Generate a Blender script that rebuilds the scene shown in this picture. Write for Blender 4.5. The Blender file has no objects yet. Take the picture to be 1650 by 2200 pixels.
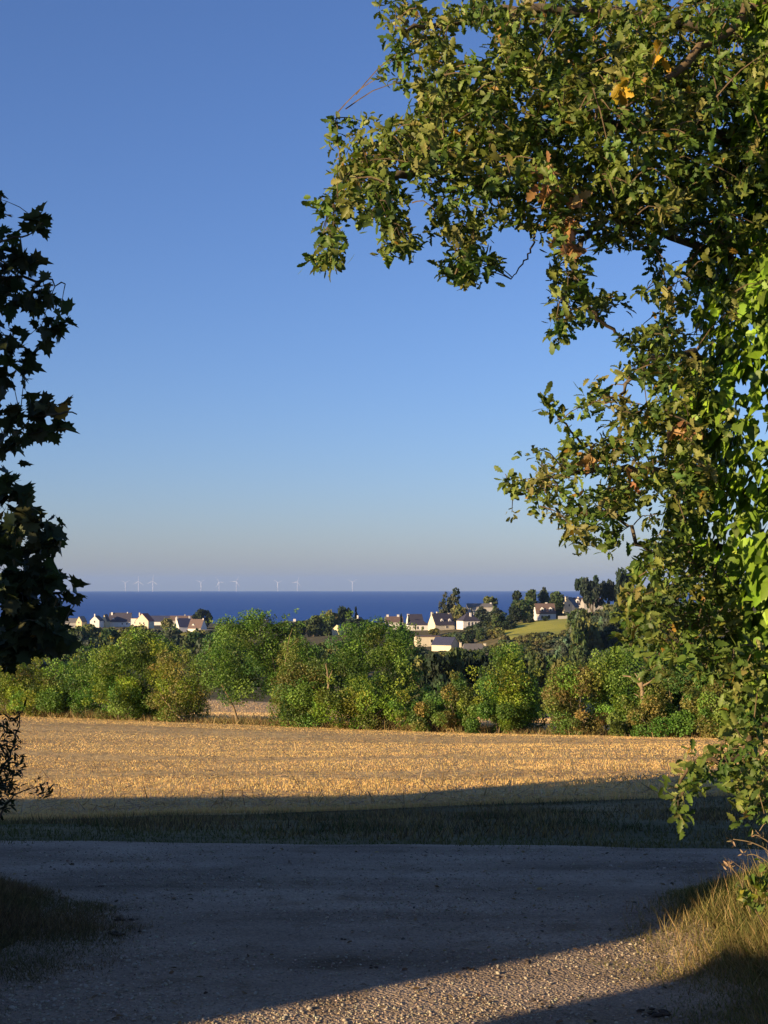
import bpy, math
import numpy as np
from mathutils import Vector, Matrix

rng = np.random.default_rng(11)
SC = bpy.context.scene
COL = SC.collection
R = math.radians

# ------------------------------------------------------------------ camera
F, CX, CY = 3055.0, 825.0, 1100.0          # focal length and centre in photo pixels (1650 x 2200)
EYE = 1.6
PITCH = math.atan(158.0 / F)
cam_d = bpy.data.cameras.new('camera')
cam_d.sensor_fit = 'VERTICAL'
cam_d.sensor_height = 36.0
cam_d.lens = 36.0 * F / 2200.0
cam_d.clip_start = 0.05
cam_d.clip_end = 120000.0
cam = bpy.data.objects.new('camera', cam_d)
COL.objects.link(cam)
cam.location = (0, 0, EYE)
cam.rotation_euler = (math.pi / 2 + PITCH, 0, 0)
SC.camera = cam

# ------------------------------------------------------------------ sun and sky
SUN_EL = R(12.5)
SUN_AZ = R(56.0)                            # to the left of straight behind the camera
S2 = np.array([math.sin(SUN_AZ), math.cos(SUN_AZ)])     # the way the light travels over the ground
N2 = np.array([-S2[1], S2[0]])
TEL = math.tan(SUN_EL)
to_sun = Vector((-S2[0] * math.cos(SUN_EL), -S2[1] * math.cos(SUN_EL), math.sin(SUN_EL)))
sun_d = bpy.data.lights.new('sun', 'SUN')
sun_d.energy = 5.0
sun_d.angle = R(0.5)
sun_d.color = (1.0, 0.74, 0.42)
sun = bpy.data.objects.new('sun', sun_d)
sun.rotation_euler = to_sun.to_track_quat('Z', 'Y').to_euler()
sun.location = (-20, -20, 30)
COL.objects.link(sun)

world = bpy.data.worlds.new('World')
SC.world = world
world.use_nodes = True
wn = world.node_tree
wn.nodes.clear()
sky = wn.nodes.new('ShaderNodeTexSky')
sky.sky_type = 'NISHITA'
sky.sun_disc = False
sky.sun_elevation = SUN_EL
sky.sun_rotation = math.atan2(to_sun.x, to_sun.y)
sky.altitude = 50
sky.air_density = 1.0
sky.dust_density = 0.5
sky.ozone_density = 5.0
bg = wn.nodes.new('ShaderNodeBackground')
bg.inputs['Strength'].default_value = 0.088
wo = wn.nodes.new('ShaderNodeOutputWorld')
wb = wn.nodes.new('ShaderNodeMix')            # the camera's white balance
wb.data_type = 'RGBA'; wb.blend_type = 'MULTIPLY'
wb.inputs[0].default_value = 1.0
wb.inputs[7].default_value = (1.08, 0.94, 1.09, 1)
wn.links.new(sky.outputs[0], wb.inputs[6])
wn.links.new(wb.outputs[2], bg.inputs[0])
wn.links.new(bg.outputs[0], wo.inputs[0])

SC.view_settings.view_transform = 'Standard'
SC.view_settings.look = 'None'
SC.view_settings.exposure = 0.85
SC.view_settings.gamma = 1.0
SC.view_settings.use_curve_mapping = False
SC.render.engine = 'CYCLES'
SC.cycles.use_denoising = True
SC.cycles.max_bounces = 6
SC.cycles.diffuse_bounces = 3
SC.cycles.glossy_bounces = 2
SC.cycles.transmission_bounces = 3
SC.cycles.transparent_max_bounces = 6
SC.cycles.volume_bounces = 0
SC.cycles.sample_clamp_indirect = 4.0


# ------------------------------------------------------------------ geometry of the place
def at(px, py, Y):
    """The point at distance Y ahead that shows at photo pixel (px, py)."""
    u, v = (px - CX) / F, (CY - py) / F
    dy = math.cos(PITCH) - v * math.sin(PITCH)
    dz = math.sin(PITCH) + v * math.cos(PITCH)
    return np.array([u * Y / dy, Y, EYE + dz * Y / dy])


def at_n(px, py, Y):
    u, v = (px - CX) / F, (CY - py) / F
    dy = math.cos(PITCH) - v * math.sin(PITCH)
    dz = math.sin(PITCH) + v * math.cos(PITCH)
    return np.stack([u * Y / dy, Y + 0 * px, EYE + dz * Y / dy], -1)


def project(p):
    p = np.asarray(p, float)
    d = p - np.array([0, 0, EYE])
    f = d[..., 1] * math.cos(PITCH) + d[..., 2] * math.sin(PITCH)
    up = -d[..., 1] * math.sin(PITCH) + d[..., 2] * math.cos(PITCH)
    f = np.where(np.abs(f) < 1e-6, 1e-6, f)
    return CX + F * d[..., 0] / f, CY - F * up / f, f


def sstep(a, b, x):
    t = np.clip((np.asarray(x, float) - a) / (b - a), 0, 1)
    return t * t * (3 - 2 * t)


def wob(x, y, s=1.0):
    """Cheap smooth undulation, about -1..1."""
    return (np.sin(1.3 * x / s + 0.7 * np.sin(0.9 * y / s)) + np.sin(1.7 * y / s + 1.1 * np.sin(0.8 * x / s + 2)) + np.sin(0.6 * (x + y) / s + 1.3)) / 3


SEA = EYE - 50.0
EARTH = 6.371e6
_ctrl = []
for px, row, d in [(825, 1500, 180), (300, 1492, 180), (1300, 1500, 180), (-300, 1490, 180), (2000, 1490, 180),
                   (600, 1475, 300), (1100, 1478, 300), (1400, 1460, 280), (100, 1470, 300), (-400, 1470, 300), (1900, 1440, 280),
                   (100, 1408, 560), (300, 1412, 560), (450, 1420, 500), (-300, 1408, 560),
                   (100, 1348, 1000), (300, 1348, 1000), (450, 1358, 900), (640, 1348, 900), (-400, 1348, 1000),
                   (955, 1408, 520), (920, 1390, 600), (900, 1354, 690), (1000, 1350, 690), (740, 1366, 760), (1020, 1415, 500),
                   (1090, 1343, 600), (1225, 1333, 590), (1090, 1364, 515), (1220, 1362, 515), (1180, 1332, 620),
                   (1280, 1400, 380), (1400, 1385, 380), (1225, 1314, 660), (1300, 1310, 620), (1500, 1300, 620), (1900, 1300, 620), (1900, 1380, 380)]:
    p = at(px, row, d)
    _ctrl.append((p[0] / d * 3, math.log(d), p[2]))
for a in (-1.6, -0.8, 0, 0.8, 1.6):
    _ctrl += [(a, math.log(1400), -39.5), (a, math.log(1850), SEA + 1.0), (a, math.log(2150), SEA - 12), (a, math.log(3000), SEA - 40)]
_ctrl = np.array(_ctrl)


def hedge_y(x):
    return 56.0 - 0.6 * np.asarray(x, float)


def T(x, y):
    """Height of the land."""
    x, y = np.broadcast_arrays(np.asarray(x, float), np.asarray(y, float))
    near = np.interp(y, [-200, 7, 9.3, 12, 15, 17, 20, 400], [0.0, 0, -0.1, -0.38, -0.8, -1.05, -1.31, -1.31 - 380 * 0.076])
    k = np.clip(0.05 - 0.0022 * (y - 20), -0.02, 0.05) * sstep(10, 20, y)
    near = near + k * np.clip(x, -60, 30)
    near = near + 0.46 * sstep(1.1, 2.5, x) * (1 - sstep(6.6, 7.9, y)) + 0.26 * sstep(1.5, 2.9, -x) * (1 - sstep(6.6, 7.9, y))
    near = near + 0.015 * wob(x, y, 0.7) * sstep(9.3, 11, y) + 0.05 * wob(x, y, 4) * sstep(12, 30, y)
    yy = np.maximum(y, 20.0)
    a, b = x / yy * 3, np.log(yy)
    num = np.zeros(a.shape); den = np.zeros(a.shape)
    for ca, cb, cz in _ctrl:
        w = 1.0 / ((a - ca) ** 2 + (1.6 * (b - cb)) ** 2 + 0.004) ** 2
        num += w * cz; den += w
    far = num / den
    t = sstep(85, 170, y)
    return near * (1 - t) + far * t


# ------------------------------------------------------------------ mesh helpers
def link(o, parent=None):
    COL.objects.link(o)
    if parent is not None:
        o.parent = parent
    return o


def tag(o, label=None, cat=None, group=None, kind=None):
    if label: o['label'] = label
    if cat: o['category'] = cat
    if group: o['group'] = group
    if kind: o['kind'] = kind
    return o


def empty(name, loc=(0, 0, 0), rz=0.0):
    o = bpy.data.objects.new(name, None)
    o.location = Vector([float(v) for v in loc])
    o.rotation_euler = (0, 0, rz)
    o.empty_display_size = 0.2
    return link(o)


def np_mesh(name, V, faces, mat, tint=None, smooth=False):
    """faces: a list of integer arrays, each (m, k)."""
    me = bpy.data.meshes.new(name)
    V = np.ascontiguousarray(V, dtype=np.float32)
    me.vertices.add(len(V))
    me.vertices.foreach_set('co', V.ravel())
    faces = [np.ascontiguousarray(f, dtype=np.int32) for f in faces if len(f)]
    nl = sum(f.size for f in faces); nf = sum(len(f) for f in faces)
    me.loops.add(nl); me.polygons.add(nf)
    me.loops.foreach_set('vertex_index', np.concatenate([f.ravel() for f in faces]))
    tot = np.concatenate([np.full(len(f), f.shape[1], np.int32) for f in faces])
    start = np.concatenate([[0], np.cumsum(tot)[:-1]]).astype(np.int32)
    me.polygons.foreach_set('loop_start', start)
    me.polygons.foreach_set('loop_total', tot)
    if smooth:
        me.polygons.foreach_set('use_smooth', np.ones(nf, bool))
    if tint is not None:
        a = me.color_attributes.new('tint', 'FLOAT_COLOR', 'POINT')
        c = np.ones((len(V), 4), np.float32); c[:, :3] = tint
        a.data.foreach_set('color', c.ravel())
    me.materials.append(mat)
    me.update(calc_edges=True)
    me.validate(clean_customdata=False)
    return me


def np_obj(name, V, faces, mat, parent=None, tint=None, smooth=False):
    return link(bpy.data.objects.new(name, np_mesh(name, V, faces, mat, tint, smooth)), parent)


def unit(v):
    v = np.asarray(v, float)
    return v / np.maximum(np.linalg.norm(v, axis=-1, keepdims=True), 1e-9)


def frames(axis, nrm):
    """Rotation matrices with y = axis, z close to nrm."""
    y = unit(axis)
    x = unit(np.cross(y, nrm))
    z = np.cross(x, y)
    return np.stack([x, y, z], -1)


def scatter(name, tmpl, pos, axis, nrm, size, tint, mat, parent=None, widen=None):
    """Many copies of one template in one mesh."""
    tv, tf = tmpl
    n = len(pos); k = len(tv)
    M = frames(axis, nrm)
    sv = tv[None, :, :] * np.asarray(size, float).reshape(n, 1, 1)
    if widen is not None:
        sv = sv * np.stack([widen, np.ones(n), np.ones(n)], -1)[:, None, :]
    V = np.einsum('nij,nkj->nki', M, sv) + pos[:, None, :]
    off = (np.arange(n) * k)[:, None, None]
    fs = []
    for f in tf:
        fs.append((f[None] + off).reshape(-1, f.shape[1]))
    c = np.repeat(tint, k, axis=0)
    return np_obj(name, V.reshape(-1, 3), fs, mat, parent, c)


class MB:
    """Collects boxes, prisms and tubes into one mesh."""
    def __init__(self): self.v = []; self.f = []

    def add(self, verts, faces):
        o = len(self.v)
        self.v += [tuple(float(c) for c in p) for p in verts]
        self.f += [tuple(i + o for i in f) for f in faces]
        return self

    def box(self, a, b):
        (x0, y0, z0), (x1, y1, z1) = a, b
        return self.add([(x0, y0, z0), (x1, y0, z0), (x1, y1, z0), (x0, y1, z0), (x0, y0, z1), (x1, y0, z1), (x1, y1, z1), (x0, y1, z1)],
                        [(0, 3, 2, 1), (4, 5, 6, 7), (0, 1, 5, 4), (1, 2, 6, 5), (2, 3, 7, 6), (3, 0, 4, 7)])

    def tube(self, pts, rad, n=6, cap=True):
        pts = [np.asarray(p, float) for p in pts]
        o = len(self.v)
        ref = np.array([0.31, 0.52, 0.79])
        for i, p in enumerate(pts):
            t = unit(pts[min(i + 1, len(pts) - 1)] - pts[max(i - 1, 0)])
            if abs(np.dot(t, ref)) > 0.95: ref = np.array([0.9, -0.3, 0.2])
            a = unit(np.cross(t, ref)); b = np.cross(t, a)
            for j in range(n):
                th = 2 * math.pi * j / n
                self.v.append(tuple(p + rad[i] * (math.cos(th) * a + math.sin(th) * b)))
        for i in range(len(pts) - 1):
            for j in range(n):
                k = (j + 1) % n
                self.f.append((o + i * n + j, o + i * n + k, o + (i + 1) * n + k, o + (i + 1) * n + j))
        if cap:
            self.f.append(tuple(o + j for j in range(n))[::-1])
            self.f.append(tuple(o + (len(pts) - 1) * n + j for j in range(n)))
        return self

    def mesh(self, name, mat, smooth=False):
        me = bpy.data.meshes.new(name)
        me.from_pydata(self.v, [], self.f)
        me.materials.append(mat)
        if smooth:
            me.polygons.foreach_set('use_smooth', np.ones(len(me.polygons), bool))
        me.update()
        return me

    def build(self, name, mat, parent=None, smooth=False):
        return link(bpy.data.objects.new(name, self.mesh(name, mat, smooth)), parent)


# ------------------------------------------------------------------ materials
def new_mat(name):
    m = bpy.data.materials.new(name)
    m.use_nodes = True
    nt = m.node_tree
    return m, nt, nt.nodes['Principled BSDF'], nt.nodes['Material Output']


def noise(nt, scale, detail=4, rough=0.55, vec=None, coord='Object', stretch=None):
    n = nt.nodes.new('ShaderNodeTexNoise')
    n.inputs['Scale'].default_value = scale
    n.inputs['Detail'].default_value = detail
    n.inputs['Roughness'].default_value = rough
    if vec is None:
        tc = nt.nodes.new('ShaderNodeTexCoord')
        vec = tc.outputs[coord]
    if stretch is not None:
        mp = nt.nodes.new('ShaderNodeMapping')
        mp.inputs['Rotation'].default_value = (0, 0, stretch[0])
        mp.inputs['Scale'].default_value = stretch[1]
        nt.links.new(vec, mp.inputs['Vector'])
        vec = mp.outputs[0]
    nt.links.new(vec, n.inputs['Vector'])
    return n


def ramp(nt, fac, stops):
    r = nt.nodes.new('ShaderNodeValToRGB')
    el = r.color_ramp.elements
    while len(el) < len(stops): el.new(0.5)
    for e, (p, c) in zip(el, stops):
        e.position = p; e.color = (*c, 1)
    nt.links.new(fac, r.inputs['Fac'])
    return r


def mixc(nt, fac, a, b, mode='MIX'):
    m = nt.nodes.new('ShaderNodeMix')
    m.data_type = 'RGBA'; m.blend_type = mode
    for sock, v in ((m.inputs[0], fac), (m.inputs[6], a), (m.inputs[7], b)):
        if hasattr(v, 'default_value') or hasattr(v, 'is_linked'):
            nt.links.new(v, sock)
        else:
            sock.default_value = v if not isinstance(v, tuple) else (*v, 1)
    return m.outputs[2]


def bump(nt, bsdf, h, strength, dist):
    b = nt.nodes.new('ShaderNodeBump')
    b.inputs['Strength'].default_value = strength
    b.inputs['Distance'].default_value = dist
    nt.links.new(h, b.inputs['Height'])
    nt.links.new(b.outputs[0], bsdf.inputs['Normal'])
    return b


def mat_noise(name, stops, scale, rough=0.9, bmp=0.0, bdist=0.02, detail=5, stretch=None, coord='Object', spec=0.3):
    m, nt, b, o = new_mat(name)
    n = noise(nt, scale, detail, stretch=stretch, coord=coord)
    r = ramp(nt, n.outputs['Fac'], stops)
    nt.links.new(r.outputs[0], b.inputs['Base Color'])
    b.inputs['Roughness'].default_value = rough
    b.inputs['Specular IOR Level'].default_value = spec
    if bmp: bump(nt, b, n.outputs['Fac'], bmp, bdist)
    return m


def mat_leaf(name, rough=0.5, spec=0.35, transl=0.25, gain=(1.5, 1.6, 0.7)):
    m, nt, b, o = new_mat(name)
    a = nt.nodes.new('ShaderNodeAttribute'); a.attribute_name = 'tint'
    n = noise(nt, 35, 2)
    r = ramp(nt, n.outputs['Fac'], [(0.25, (0.78, 0.78, 0.78)), (0.75, (1.15, 1.15, 1.15))])
    col = mixc(nt, 1.0, a.outputs['Color'], r.outputs[0], 'MULTIPLY')
    nt.links.new(col, b.inputs['Base Color'])
    b.inputs['Roughness'].default_value = rough
    b.inputs['Specular IOR Level'].default_value = spec
    tr = nt.nodes.new('ShaderNodeBsdfTranslucent')
    g = mixc(nt, 1.0, a.outputs['Color'], gain, 'MULTIPLY')
    nt.links.new(g, tr.inputs['Color'])
    mx = nt.nodes.new('ShaderNodeMixShader'); mx.inputs[0].default_value = transl
    nt.links.new(b.outputs[0], mx.inputs[1]); nt.links.new(tr.outputs[0], mx.inputs[2])
    nt.links.new(mx.outputs[0], o.inputs['Surface'])
    return m


M = {}
M['leaf'] = mat_leaf('leaf', 0.5, 0.3, 0.22)
M['ivy'] = mat_leaf('ivy_leaf', 0.5, 0.35, 0.22)
M['maple'] = mat_leaf('maple_leaf', 0.55, 0.25, 0.15)
M['grass'] = mat_leaf('grass_blade', 0.6, 0.2, 0.25, (1.2, 1.2, 0.9))
M['straw'] = mat_leaf('straw', 0.55, 0.25, 0.2, (1.1, 1.0, 0.8))
M['far_leaf'] = mat_leaf('far_foliage', 0.75, 0.12, 0.12)
M['bark'] = mat_noise('bark', [(0.3, (0.05, 0.04, 0.03)), (0.7, (0.16, 0.13, 0.095))], 18, 0.95, 0.8, 0.01, stretch=(0, (1, 1, 0.25)))
M['pale_bark'] = mat_noise('weathered_wood', [(0.3, (0.16, 0.11, 0.06)), (0.7, (0.32, 0.24, 0.14))], 14, 0.9, 0.5, 0.01, stretch=(0, (1, 1, 0.2)))
M['twig'] = mat_noise('twig_bark', [(0.3, (0.07, 0.05, 0.03)), (0.7, (0.17, 0.12, 0.07))], 30, 0.9)
M['dung'] = mat_noise('dark_clod', [(0.3, (0.03, 0.022, 0.015)), (0.7, (0.09, 0.065, 0.045))], 40, 0.95, 0.6, 0.004)
for k, c in {'white': (0.78, 0.74, 0.68), 'cream': (0.74, 0.66, 0.48), 'yellow': (0.74, 0.62, 0.36), 'grey': (0.42, 0.4, 0.37)}.items():
    M['wall_' + k] = mat_noise('render_' + k, [(0.3, tuple(v * 0.88 for v in c)), (0.7, c)], 0.8, 0.9, 0.2, 0.01)
for k, c in {'slate': (0.06, 0.055, 0.075), 'slate_grey': (0.17, 0.16, 0.15), 'brown': (0.16, 0.11, 0.09), 'red': (0.3, 0.07, 0.04), 'blue': (0.05, 0.055, 0.1)}.items():
    M['roof_' + k] = mat_noise('roofing_' + k, [(0.3, tuple(v * 0.75 for v in c)), (0.7, tuple(v * 1.15 for v in c))], 1.6, 0.65, 0.3, 0.02, stretch=(0, (1, 3, 3)))
M['glass'] = mat_noise('window_glass', [(0.3, (0.02, 0.025, 0.03)), (0.7, (0.05, 0.055, 0.06))], 0.5, 0.12, spec=0.6)
M['trim'] = mat_noise('white_trim', [(0.3, (0.7, 0.68, 0.65)), (0.7, (0.8, 0.78, 0.75))], 2, 0.6)
M['turbine'] = mat_noise('turbine_paint', [(0.3, (0.78, 0.78, 0.78)), (0.7, (0.82, 0.82, 0.82))], 0.05, 0.5)


def mat_ground():
    m, nt, b, o = new_mat('rough_grassland')
    n1 = noise(nt, 0.35, 6); n2 = noise(nt, 9, 5)
    r1 = ramp(nt, n1.outputs['Fac'], [(0.3, (0.09, 0.085, 0.035)), (0.5, (0.15, 0.13, 0.06)), (0.72, (0.25, 0.19, 0.09))])
    r2 = ramp(nt, n2.outputs['Fac'], [(0.3, (0.55, 0.55, 0.55)), (0.7, (1.2, 1.2, 1.2))])
    nt.links.new(mixc(nt, 1.0, r1.outputs[0], r2.outputs[0], 'MULTIPLY'), b.inputs['Base Color'])
    b.inputs['Roughness'].default_value = 0.95
    b.inputs['Specular IOR Level'].default_value = 0.1
    bump(nt, b, n2.outputs['Fac'], 0.9, 0.05)
    return m


def mat_gravel():
    m, nt, b, o = new_mat('gravel_track')
    tc = nt.nodes.new('ShaderNodeTexCoord')
    v = nt.nodes.new('ShaderNodeTexVoronoi'); v.inputs['Scale'].default_value = 95; v.inputs['Randomness'].default_value = 1
    nt.links.new(tc.outputs['Object'], v.inputs['Vector'])
    v2 = nt.nodes.new('ShaderNodeTexVoronoi'); v2.inputs['Scale'].default_value = 48
    nt.links.new(tc.outputs['Object'], v2.inputs['Vector'])
    n1 = noise(nt, 0.9, 5, vec=tc.outputs['Object']); n2 = noise(nt, 160, 3, vec=tc.outputs['Object'])
    base = ramp(nt, n1.outputs['Fac'], [(0.3, (0.28, 0.215, 0.16)), (0.55, (0.39, 0.305, 0.23)), (0.75, (0.46, 0.365, 0.275))])
    vr = ramp(nt, v.outputs['Color'], [(0.1, (0.55, 0.55, 0.56)), (0.9, (1.35, 1.32, 1.25))])
    c = mixc(nt, 0.6, base.outputs[0], vr.outputs[0], 'MULTIPLY')
    n3 = noise(nt, 1.1, 6, vec=tc.outputs['Object'], stretch=(.12, (.35, 2.2, 1)))
    r3 = ramp(nt, n3.outputs['Fac'], [(0.32, (0.6, 0.57, 0.52)), (0.5, (0.95, 0.93, 0.9)), (0.68, (1.15, 1.15, 1.15))])
    c = mixc(nt, 1.0, c, r3.outputs[0], 'MULTIPLY')
    n4 = noise(nt, 3.2, 4, vec=tc.outputs['Object'])
    r4 = ramp(nt, n4.outputs['Fac'], [(0.3, (0.7, 0.66, 0.58)), (0.45, (1, 1, 1))])
    c = mixc(nt, 1.0, c, r4.outputs[0], 'MULTIPLY')
    nt.links.new(c, b.inputs['Base Color'])
    b.inputs['Roughness'].default_value = 0.92
    b.inputs['Specular IOR Level'].default_value = 0.2
    mt = nt.nodes.new('ShaderNodeMath'); mt.operation = 'ADD'
    m1 = nt.nodes.new('ShaderNodeMath'); m1.operation = 'MULTIPLY'; m1.inputs[1].default_value = -0.9
    m2 = nt.nodes.new('ShaderNodeMath'); m2.operation = 'MULTIPLY'; m2.inputs[1].default_value = -1.2
    nt.links.new(v.outputs['Distance'], m1.inputs[0]); nt.links.new(v2.outputs['Distance'], m2.inputs[0])
    nt.links.new(m1.outputs[0], mt.inputs[0]); nt.links.new(m2.outputs[0], mt.inputs[1])
    ad = nt.nodes.new('ShaderNodeMath'); ad.operation = 'MULTIPLY_ADD'; ad.inputs[1].default_value = 0.35
    nt.links.new(n2.outputs['Fac'], ad.inputs[0]); nt.links.new(mt.outputs[0], ad.inputs[2])
    bump(nt, b, ad.outputs[0], 0.8, 0.012)
    return m


def mat_field(name, stops, rot):
    m, nt, b, o = new_mat(name)
    n1 = noise(nt, 0.5, 5, stretch=(rot, (0.12, 1.0, 1)))
    n2 = noise(nt, 7, 4, stretch=(rot, (0.5, 1.0, 1)))
    r1 = ramp(nt, n1.outputs['Fac'], stops)
    r2 = ramp(nt, n2.outputs['Fac'], [(0.3, (0.6, 0.58, 0.55)), (0.7, (1.2, 1.2, 1.2))])
    nt.links.new(mixc(nt, 1.0, r1.outputs[0], r2.outputs[0], 'MULTIPLY'), b.inputs['Base Color'])
    b.inputs['Roughness'].default_value = 0.9
    b.inputs['Specular IOR Level'].default_value = 0.15
    bump(nt, b, n2.outputs['Fac'], 1.0, 0.06)
    return m


HROT = math.atan(0.6)
M['ground'] = mat_ground()
M['gravel'] = mat_gravel()
M['stone'] = mat_noise('stone', [(0.25, (0.27, 0.23, 0.18)), (0.5, (0.42, 0.37, 0.29)), (0.8, (0.54, 0.49, 0.4))], 22, 0.9, 0.4, 0.004, coord='Generated')
M['field'] = mat_field('stubble_soil', [(0.3, (0.5, 0.34, 0.15)), (0.5, (0.66, 0.46, 0.19)), (0.75, (0.74, 0.54, 0.24))], HROT)
M['field2'] = mat_field('far_stubble', [(0.3, (0.5, 0.34, 0.17)), (0.6, (0.62, 0.45, 0.24))], HROT)
M['meadow'] = mat_field('meadow_grass', [(0.3, (0.32, 0.34, 0.05)), (0.6, (0.45, 0.43, 0.08))], 0.2)


def mat_sea():
    m, nt, b, o = new_mat('sea_water')
    n = noise(nt, 0.004, 6, stretch=(0, (0.25, 1, 1)))
    r = ramp(nt, n.outputs['Fac'], [(0.3, (0.012, 0.075, 0.3)), (0.7, (0.018, 0.09, 0.34))])
    nt.links.new(r.outputs[0], b.inputs['Base Color'])
    b.inputs['Roughness'].default_value = 0.55
    b.inputs['Specular IOR Level'].default_value = 0.12
    n2 = noise(nt, 0.08, 5, stretch=(0, (0.5, 1, 1)))
    bump(nt, b, n2.outputs['Fac'], 0.6, 6.0)
    return m


M['sea'] = mat_sea()


# ------------------------------------------------------------------ the setting
def grid_faces(ni, nj):
    i, j = np.meshgrid(np.arange(ni - 1), np.arange(nj - 1), indexing='ij')
    a = (i * nj + j).ravel()
    return np.stack([a, a + nj, a + nj + 1, a + 1], -1)


def sheet(name, xs, ys, off, mat, parent=None):
    """A land sheet over rows of (x, y) points."""
    V = np.stack([xs, ys, T(xs, ys) + off], -1)
    return np_obj(name, V.reshape(-1, 3), [grid_faces(*xs.shape)[:, ::-1]], mat, parent, smooth=True)


ys = np.concatenate([np.linspace(-120, -8, 20), np.arange(-7, 30, 0.25), np.linspace(30, 120, 90)[1:], np.geomspace(121, 3600, 120)])
us = np.concatenate([-np.geomspace(6, 0.42, 20), np.linspace(-0.4, 0.4, 81), np.geomspace(0.42, 6, 20)])
U, Y = np.meshgrid(us, ys, indexing='ij')
wdt = np.where(Y < 12, 12.0, Y)
ground = sheet('ground', U * wdt, Y, 0.0, M['ground'])
tag(ground, 'rough dry grassland sloping from the lane down to the coast', kind='structure')

# the sea follows the curve of the earth, so that the turbines stand on the horizon
rr = np.geomspace(1500, 30000, 90)
aa = np.linspace(R(-24), R(24), 60)
RR, AA = np.meshgrid(rr, aa, indexing='ij')
V = np.stack([RR * np.sin(AA), RR * np.cos(AA), SEA - RR ** 2 / (2 * EARTH)], -1)
sea = np_obj('sea', V.reshape(-1, 3), [grid_faces(*RR.shape)[:, ::-1]], M['sea'], smooth=True)
tag(sea, 'deep blue sea reaching to the level horizon', kind='structure')

# gravel track with the lane that joins it
_rx = np.array([-14, -2.3, -1.8, -1.5, -1.36, -1.40, -1.42])
LOW_L = (np.array([-14, -2.3, -1.8, -1.42, -1.3]), np.array([8.0, 7.75, 7.6, 7.2, 6.7]))
LOW_R = (np.array([0.98, 1.0, 1.02, 1.15, 1.5, 2.0, 2.7, 14]), np.array([5.4, 6.0, 6.5, 7.0, 7.5, 7.75, 7.95, 8.2]))


def track_low(x):
    x = np.asarray(x, float)
    e = 0.04 * np.sin(7 * x) + 0.03 * np.sin(17 * x + 1)
    lo = np.full(x.shape, -9.0)
    lo = np.where(x < -1.3, np.interp(x, *LOW_L), lo)
    lo = np.where(x > 0.98, np.interp(x, *LOW_R), lo)
    return np.maximum(lo + np.where(lo > 0, e, 0), -9)


def track_far(x):
    x = np.asarray(x, float)
    return 9.3 - 0.12 * x + 0.05 * np.sin(2.3 * x) + 0.03 * np.sin(6.1 * x + 1)


yr = np.concatenate([np.linspace(-9, 4, 40), np.arange(4.1, 7.0, .06), np.arange(7.0, 8.25, .012), np.linspace(8.26, 9.3, 24)])
xl = np.interp(yr, [-9, 5.6, 6.7, 7.2, 7.6, 7.75, 7.9, 8.2], [-1.72, -1.45, -1.3, -1.42, -1.8, -2.3, -4, -14])
xr = np.interp(yr, [-9, 5.2, 6.0, 6.5, 7.0, 7.5, 7.75, 7.95, 8.2], [1.0, .98, 1.0, 1.02, 1.15, 1.5, 2.0, 2.7, 14])
tt = np.linspace(0, 1, 120)
# the gravel runs on under the grass of the banks; how densely grass grows there makes the edge
X2 = (xl - .3)[:, None] + (xr - xl + .75)[:, None] * tt[None]
Y2 = np.where(yr[:, None] > 8.2, 8.2 + (yr[:, None] - 8.2) / 1.1 * (track_far(X2) + .2 - 8.2), yr[:, None])
track = sheet('gravel_track', X2.T, Y2.T, 0.012, M['gravel'])
tag(track, 'pale gravel track crossing in front of the lane, mostly in shade', kind='structure')

# stubble field up to the hedge
qs = np.linspace(0, 1, 160)
xf = np.linspace(-45, 40, 220)


def field_near(x):
    return 16.8 - 0.05 * np.asarray(x, float) + 0.3 * np.sin(0.8 * np.asarray(x, float))


Xf = np.repeat(xf[:, None], 160, 1)
Yf = field_near(xf)[:, None] + (hedge_y(xf) - 0.3 - field_near(xf))[:, None] * (qs ** 1.3)[None]
field = sheet('stubble_field', Xf, Yf, -0.05 + 0.085 * sstep(0, .09, qs)[None] + .02 * wob(Xf, Yf, .5) * (1 - sstep(.03, .12, qs))[None], M['field'])
tag(field, 'golden harvested stubble field below the track', kind='structure')
Xb = np.repeat(np.linspace(-75, 75, 80)[:, None], 50, 1)
Yb = hedge_y(np.linspace(-75, 75, 80))[:, None] * 0 + np.linspace(0, 1, 50)[None] * 1.0
hb = np.clip(hedge_y(np.linspace(-75, 75, 80)), 30, 100)
Yb = hb[:, None] + 2.5 + (172 - hb[:, None] - 2.5) * Yb
f2 = sheet('far_stubble_field', Xb, Yb, 0.06, M['field2'])
tag(f2, 'pale harvested field seen through the gaps in the hedge', kind='structure')
u0 = np.linspace(1075, 1245, 40); vv = np.linspace(505, 612, 26)
Um, Vm = np.meshgrid(u0, vv, indexing='ij')
mead = sheet('meadow', (Um - CX) / F * Vm, Vm, 0.25, M['meadow'])
tag(mead, 'bright yellow green meadow below the white houses', kind='structure')

# ------------------------------------------------------------------ leaf shapes
def leaf_rings(prof, fold=0.35, bend=0.18):
    v, f = [], []
    for t, w in prof:
        z = -bend * t * t
        v += [(-w, t, z + fold * w), (0, t, z), (w, t, z + fold * w)]
    for i in range(len(prof) - 1):
        a = 3 * i
        f += [(a, a + 1, a + 4, a + 3), (a + 1, a + 2, a + 5, a + 4)]
    return np.array(v, float), [np.array(f)]


_oakp = [(0, .01), (.12, .06), (.24, .17), (.32, .11), (.45, .26), (.55, .15), (.68, .28), (.78, .16), (.9, .16), (1.0, .02)]
OAK = leaf_rings(_oakp)
OAK_CURL = leaf_rings(_oakp, .75, .55)
OAK_FLAT = leaf_rings([(t, w * (1.15 if i % 2 else .9)) for i, (t, w) in enumerate(_oakp)], .12, -.25)
LANCE = leaf_rings([(0, .01), (.3, .13), (.65, .12), (1.0, .01)], 0.3, 0.3)


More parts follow.
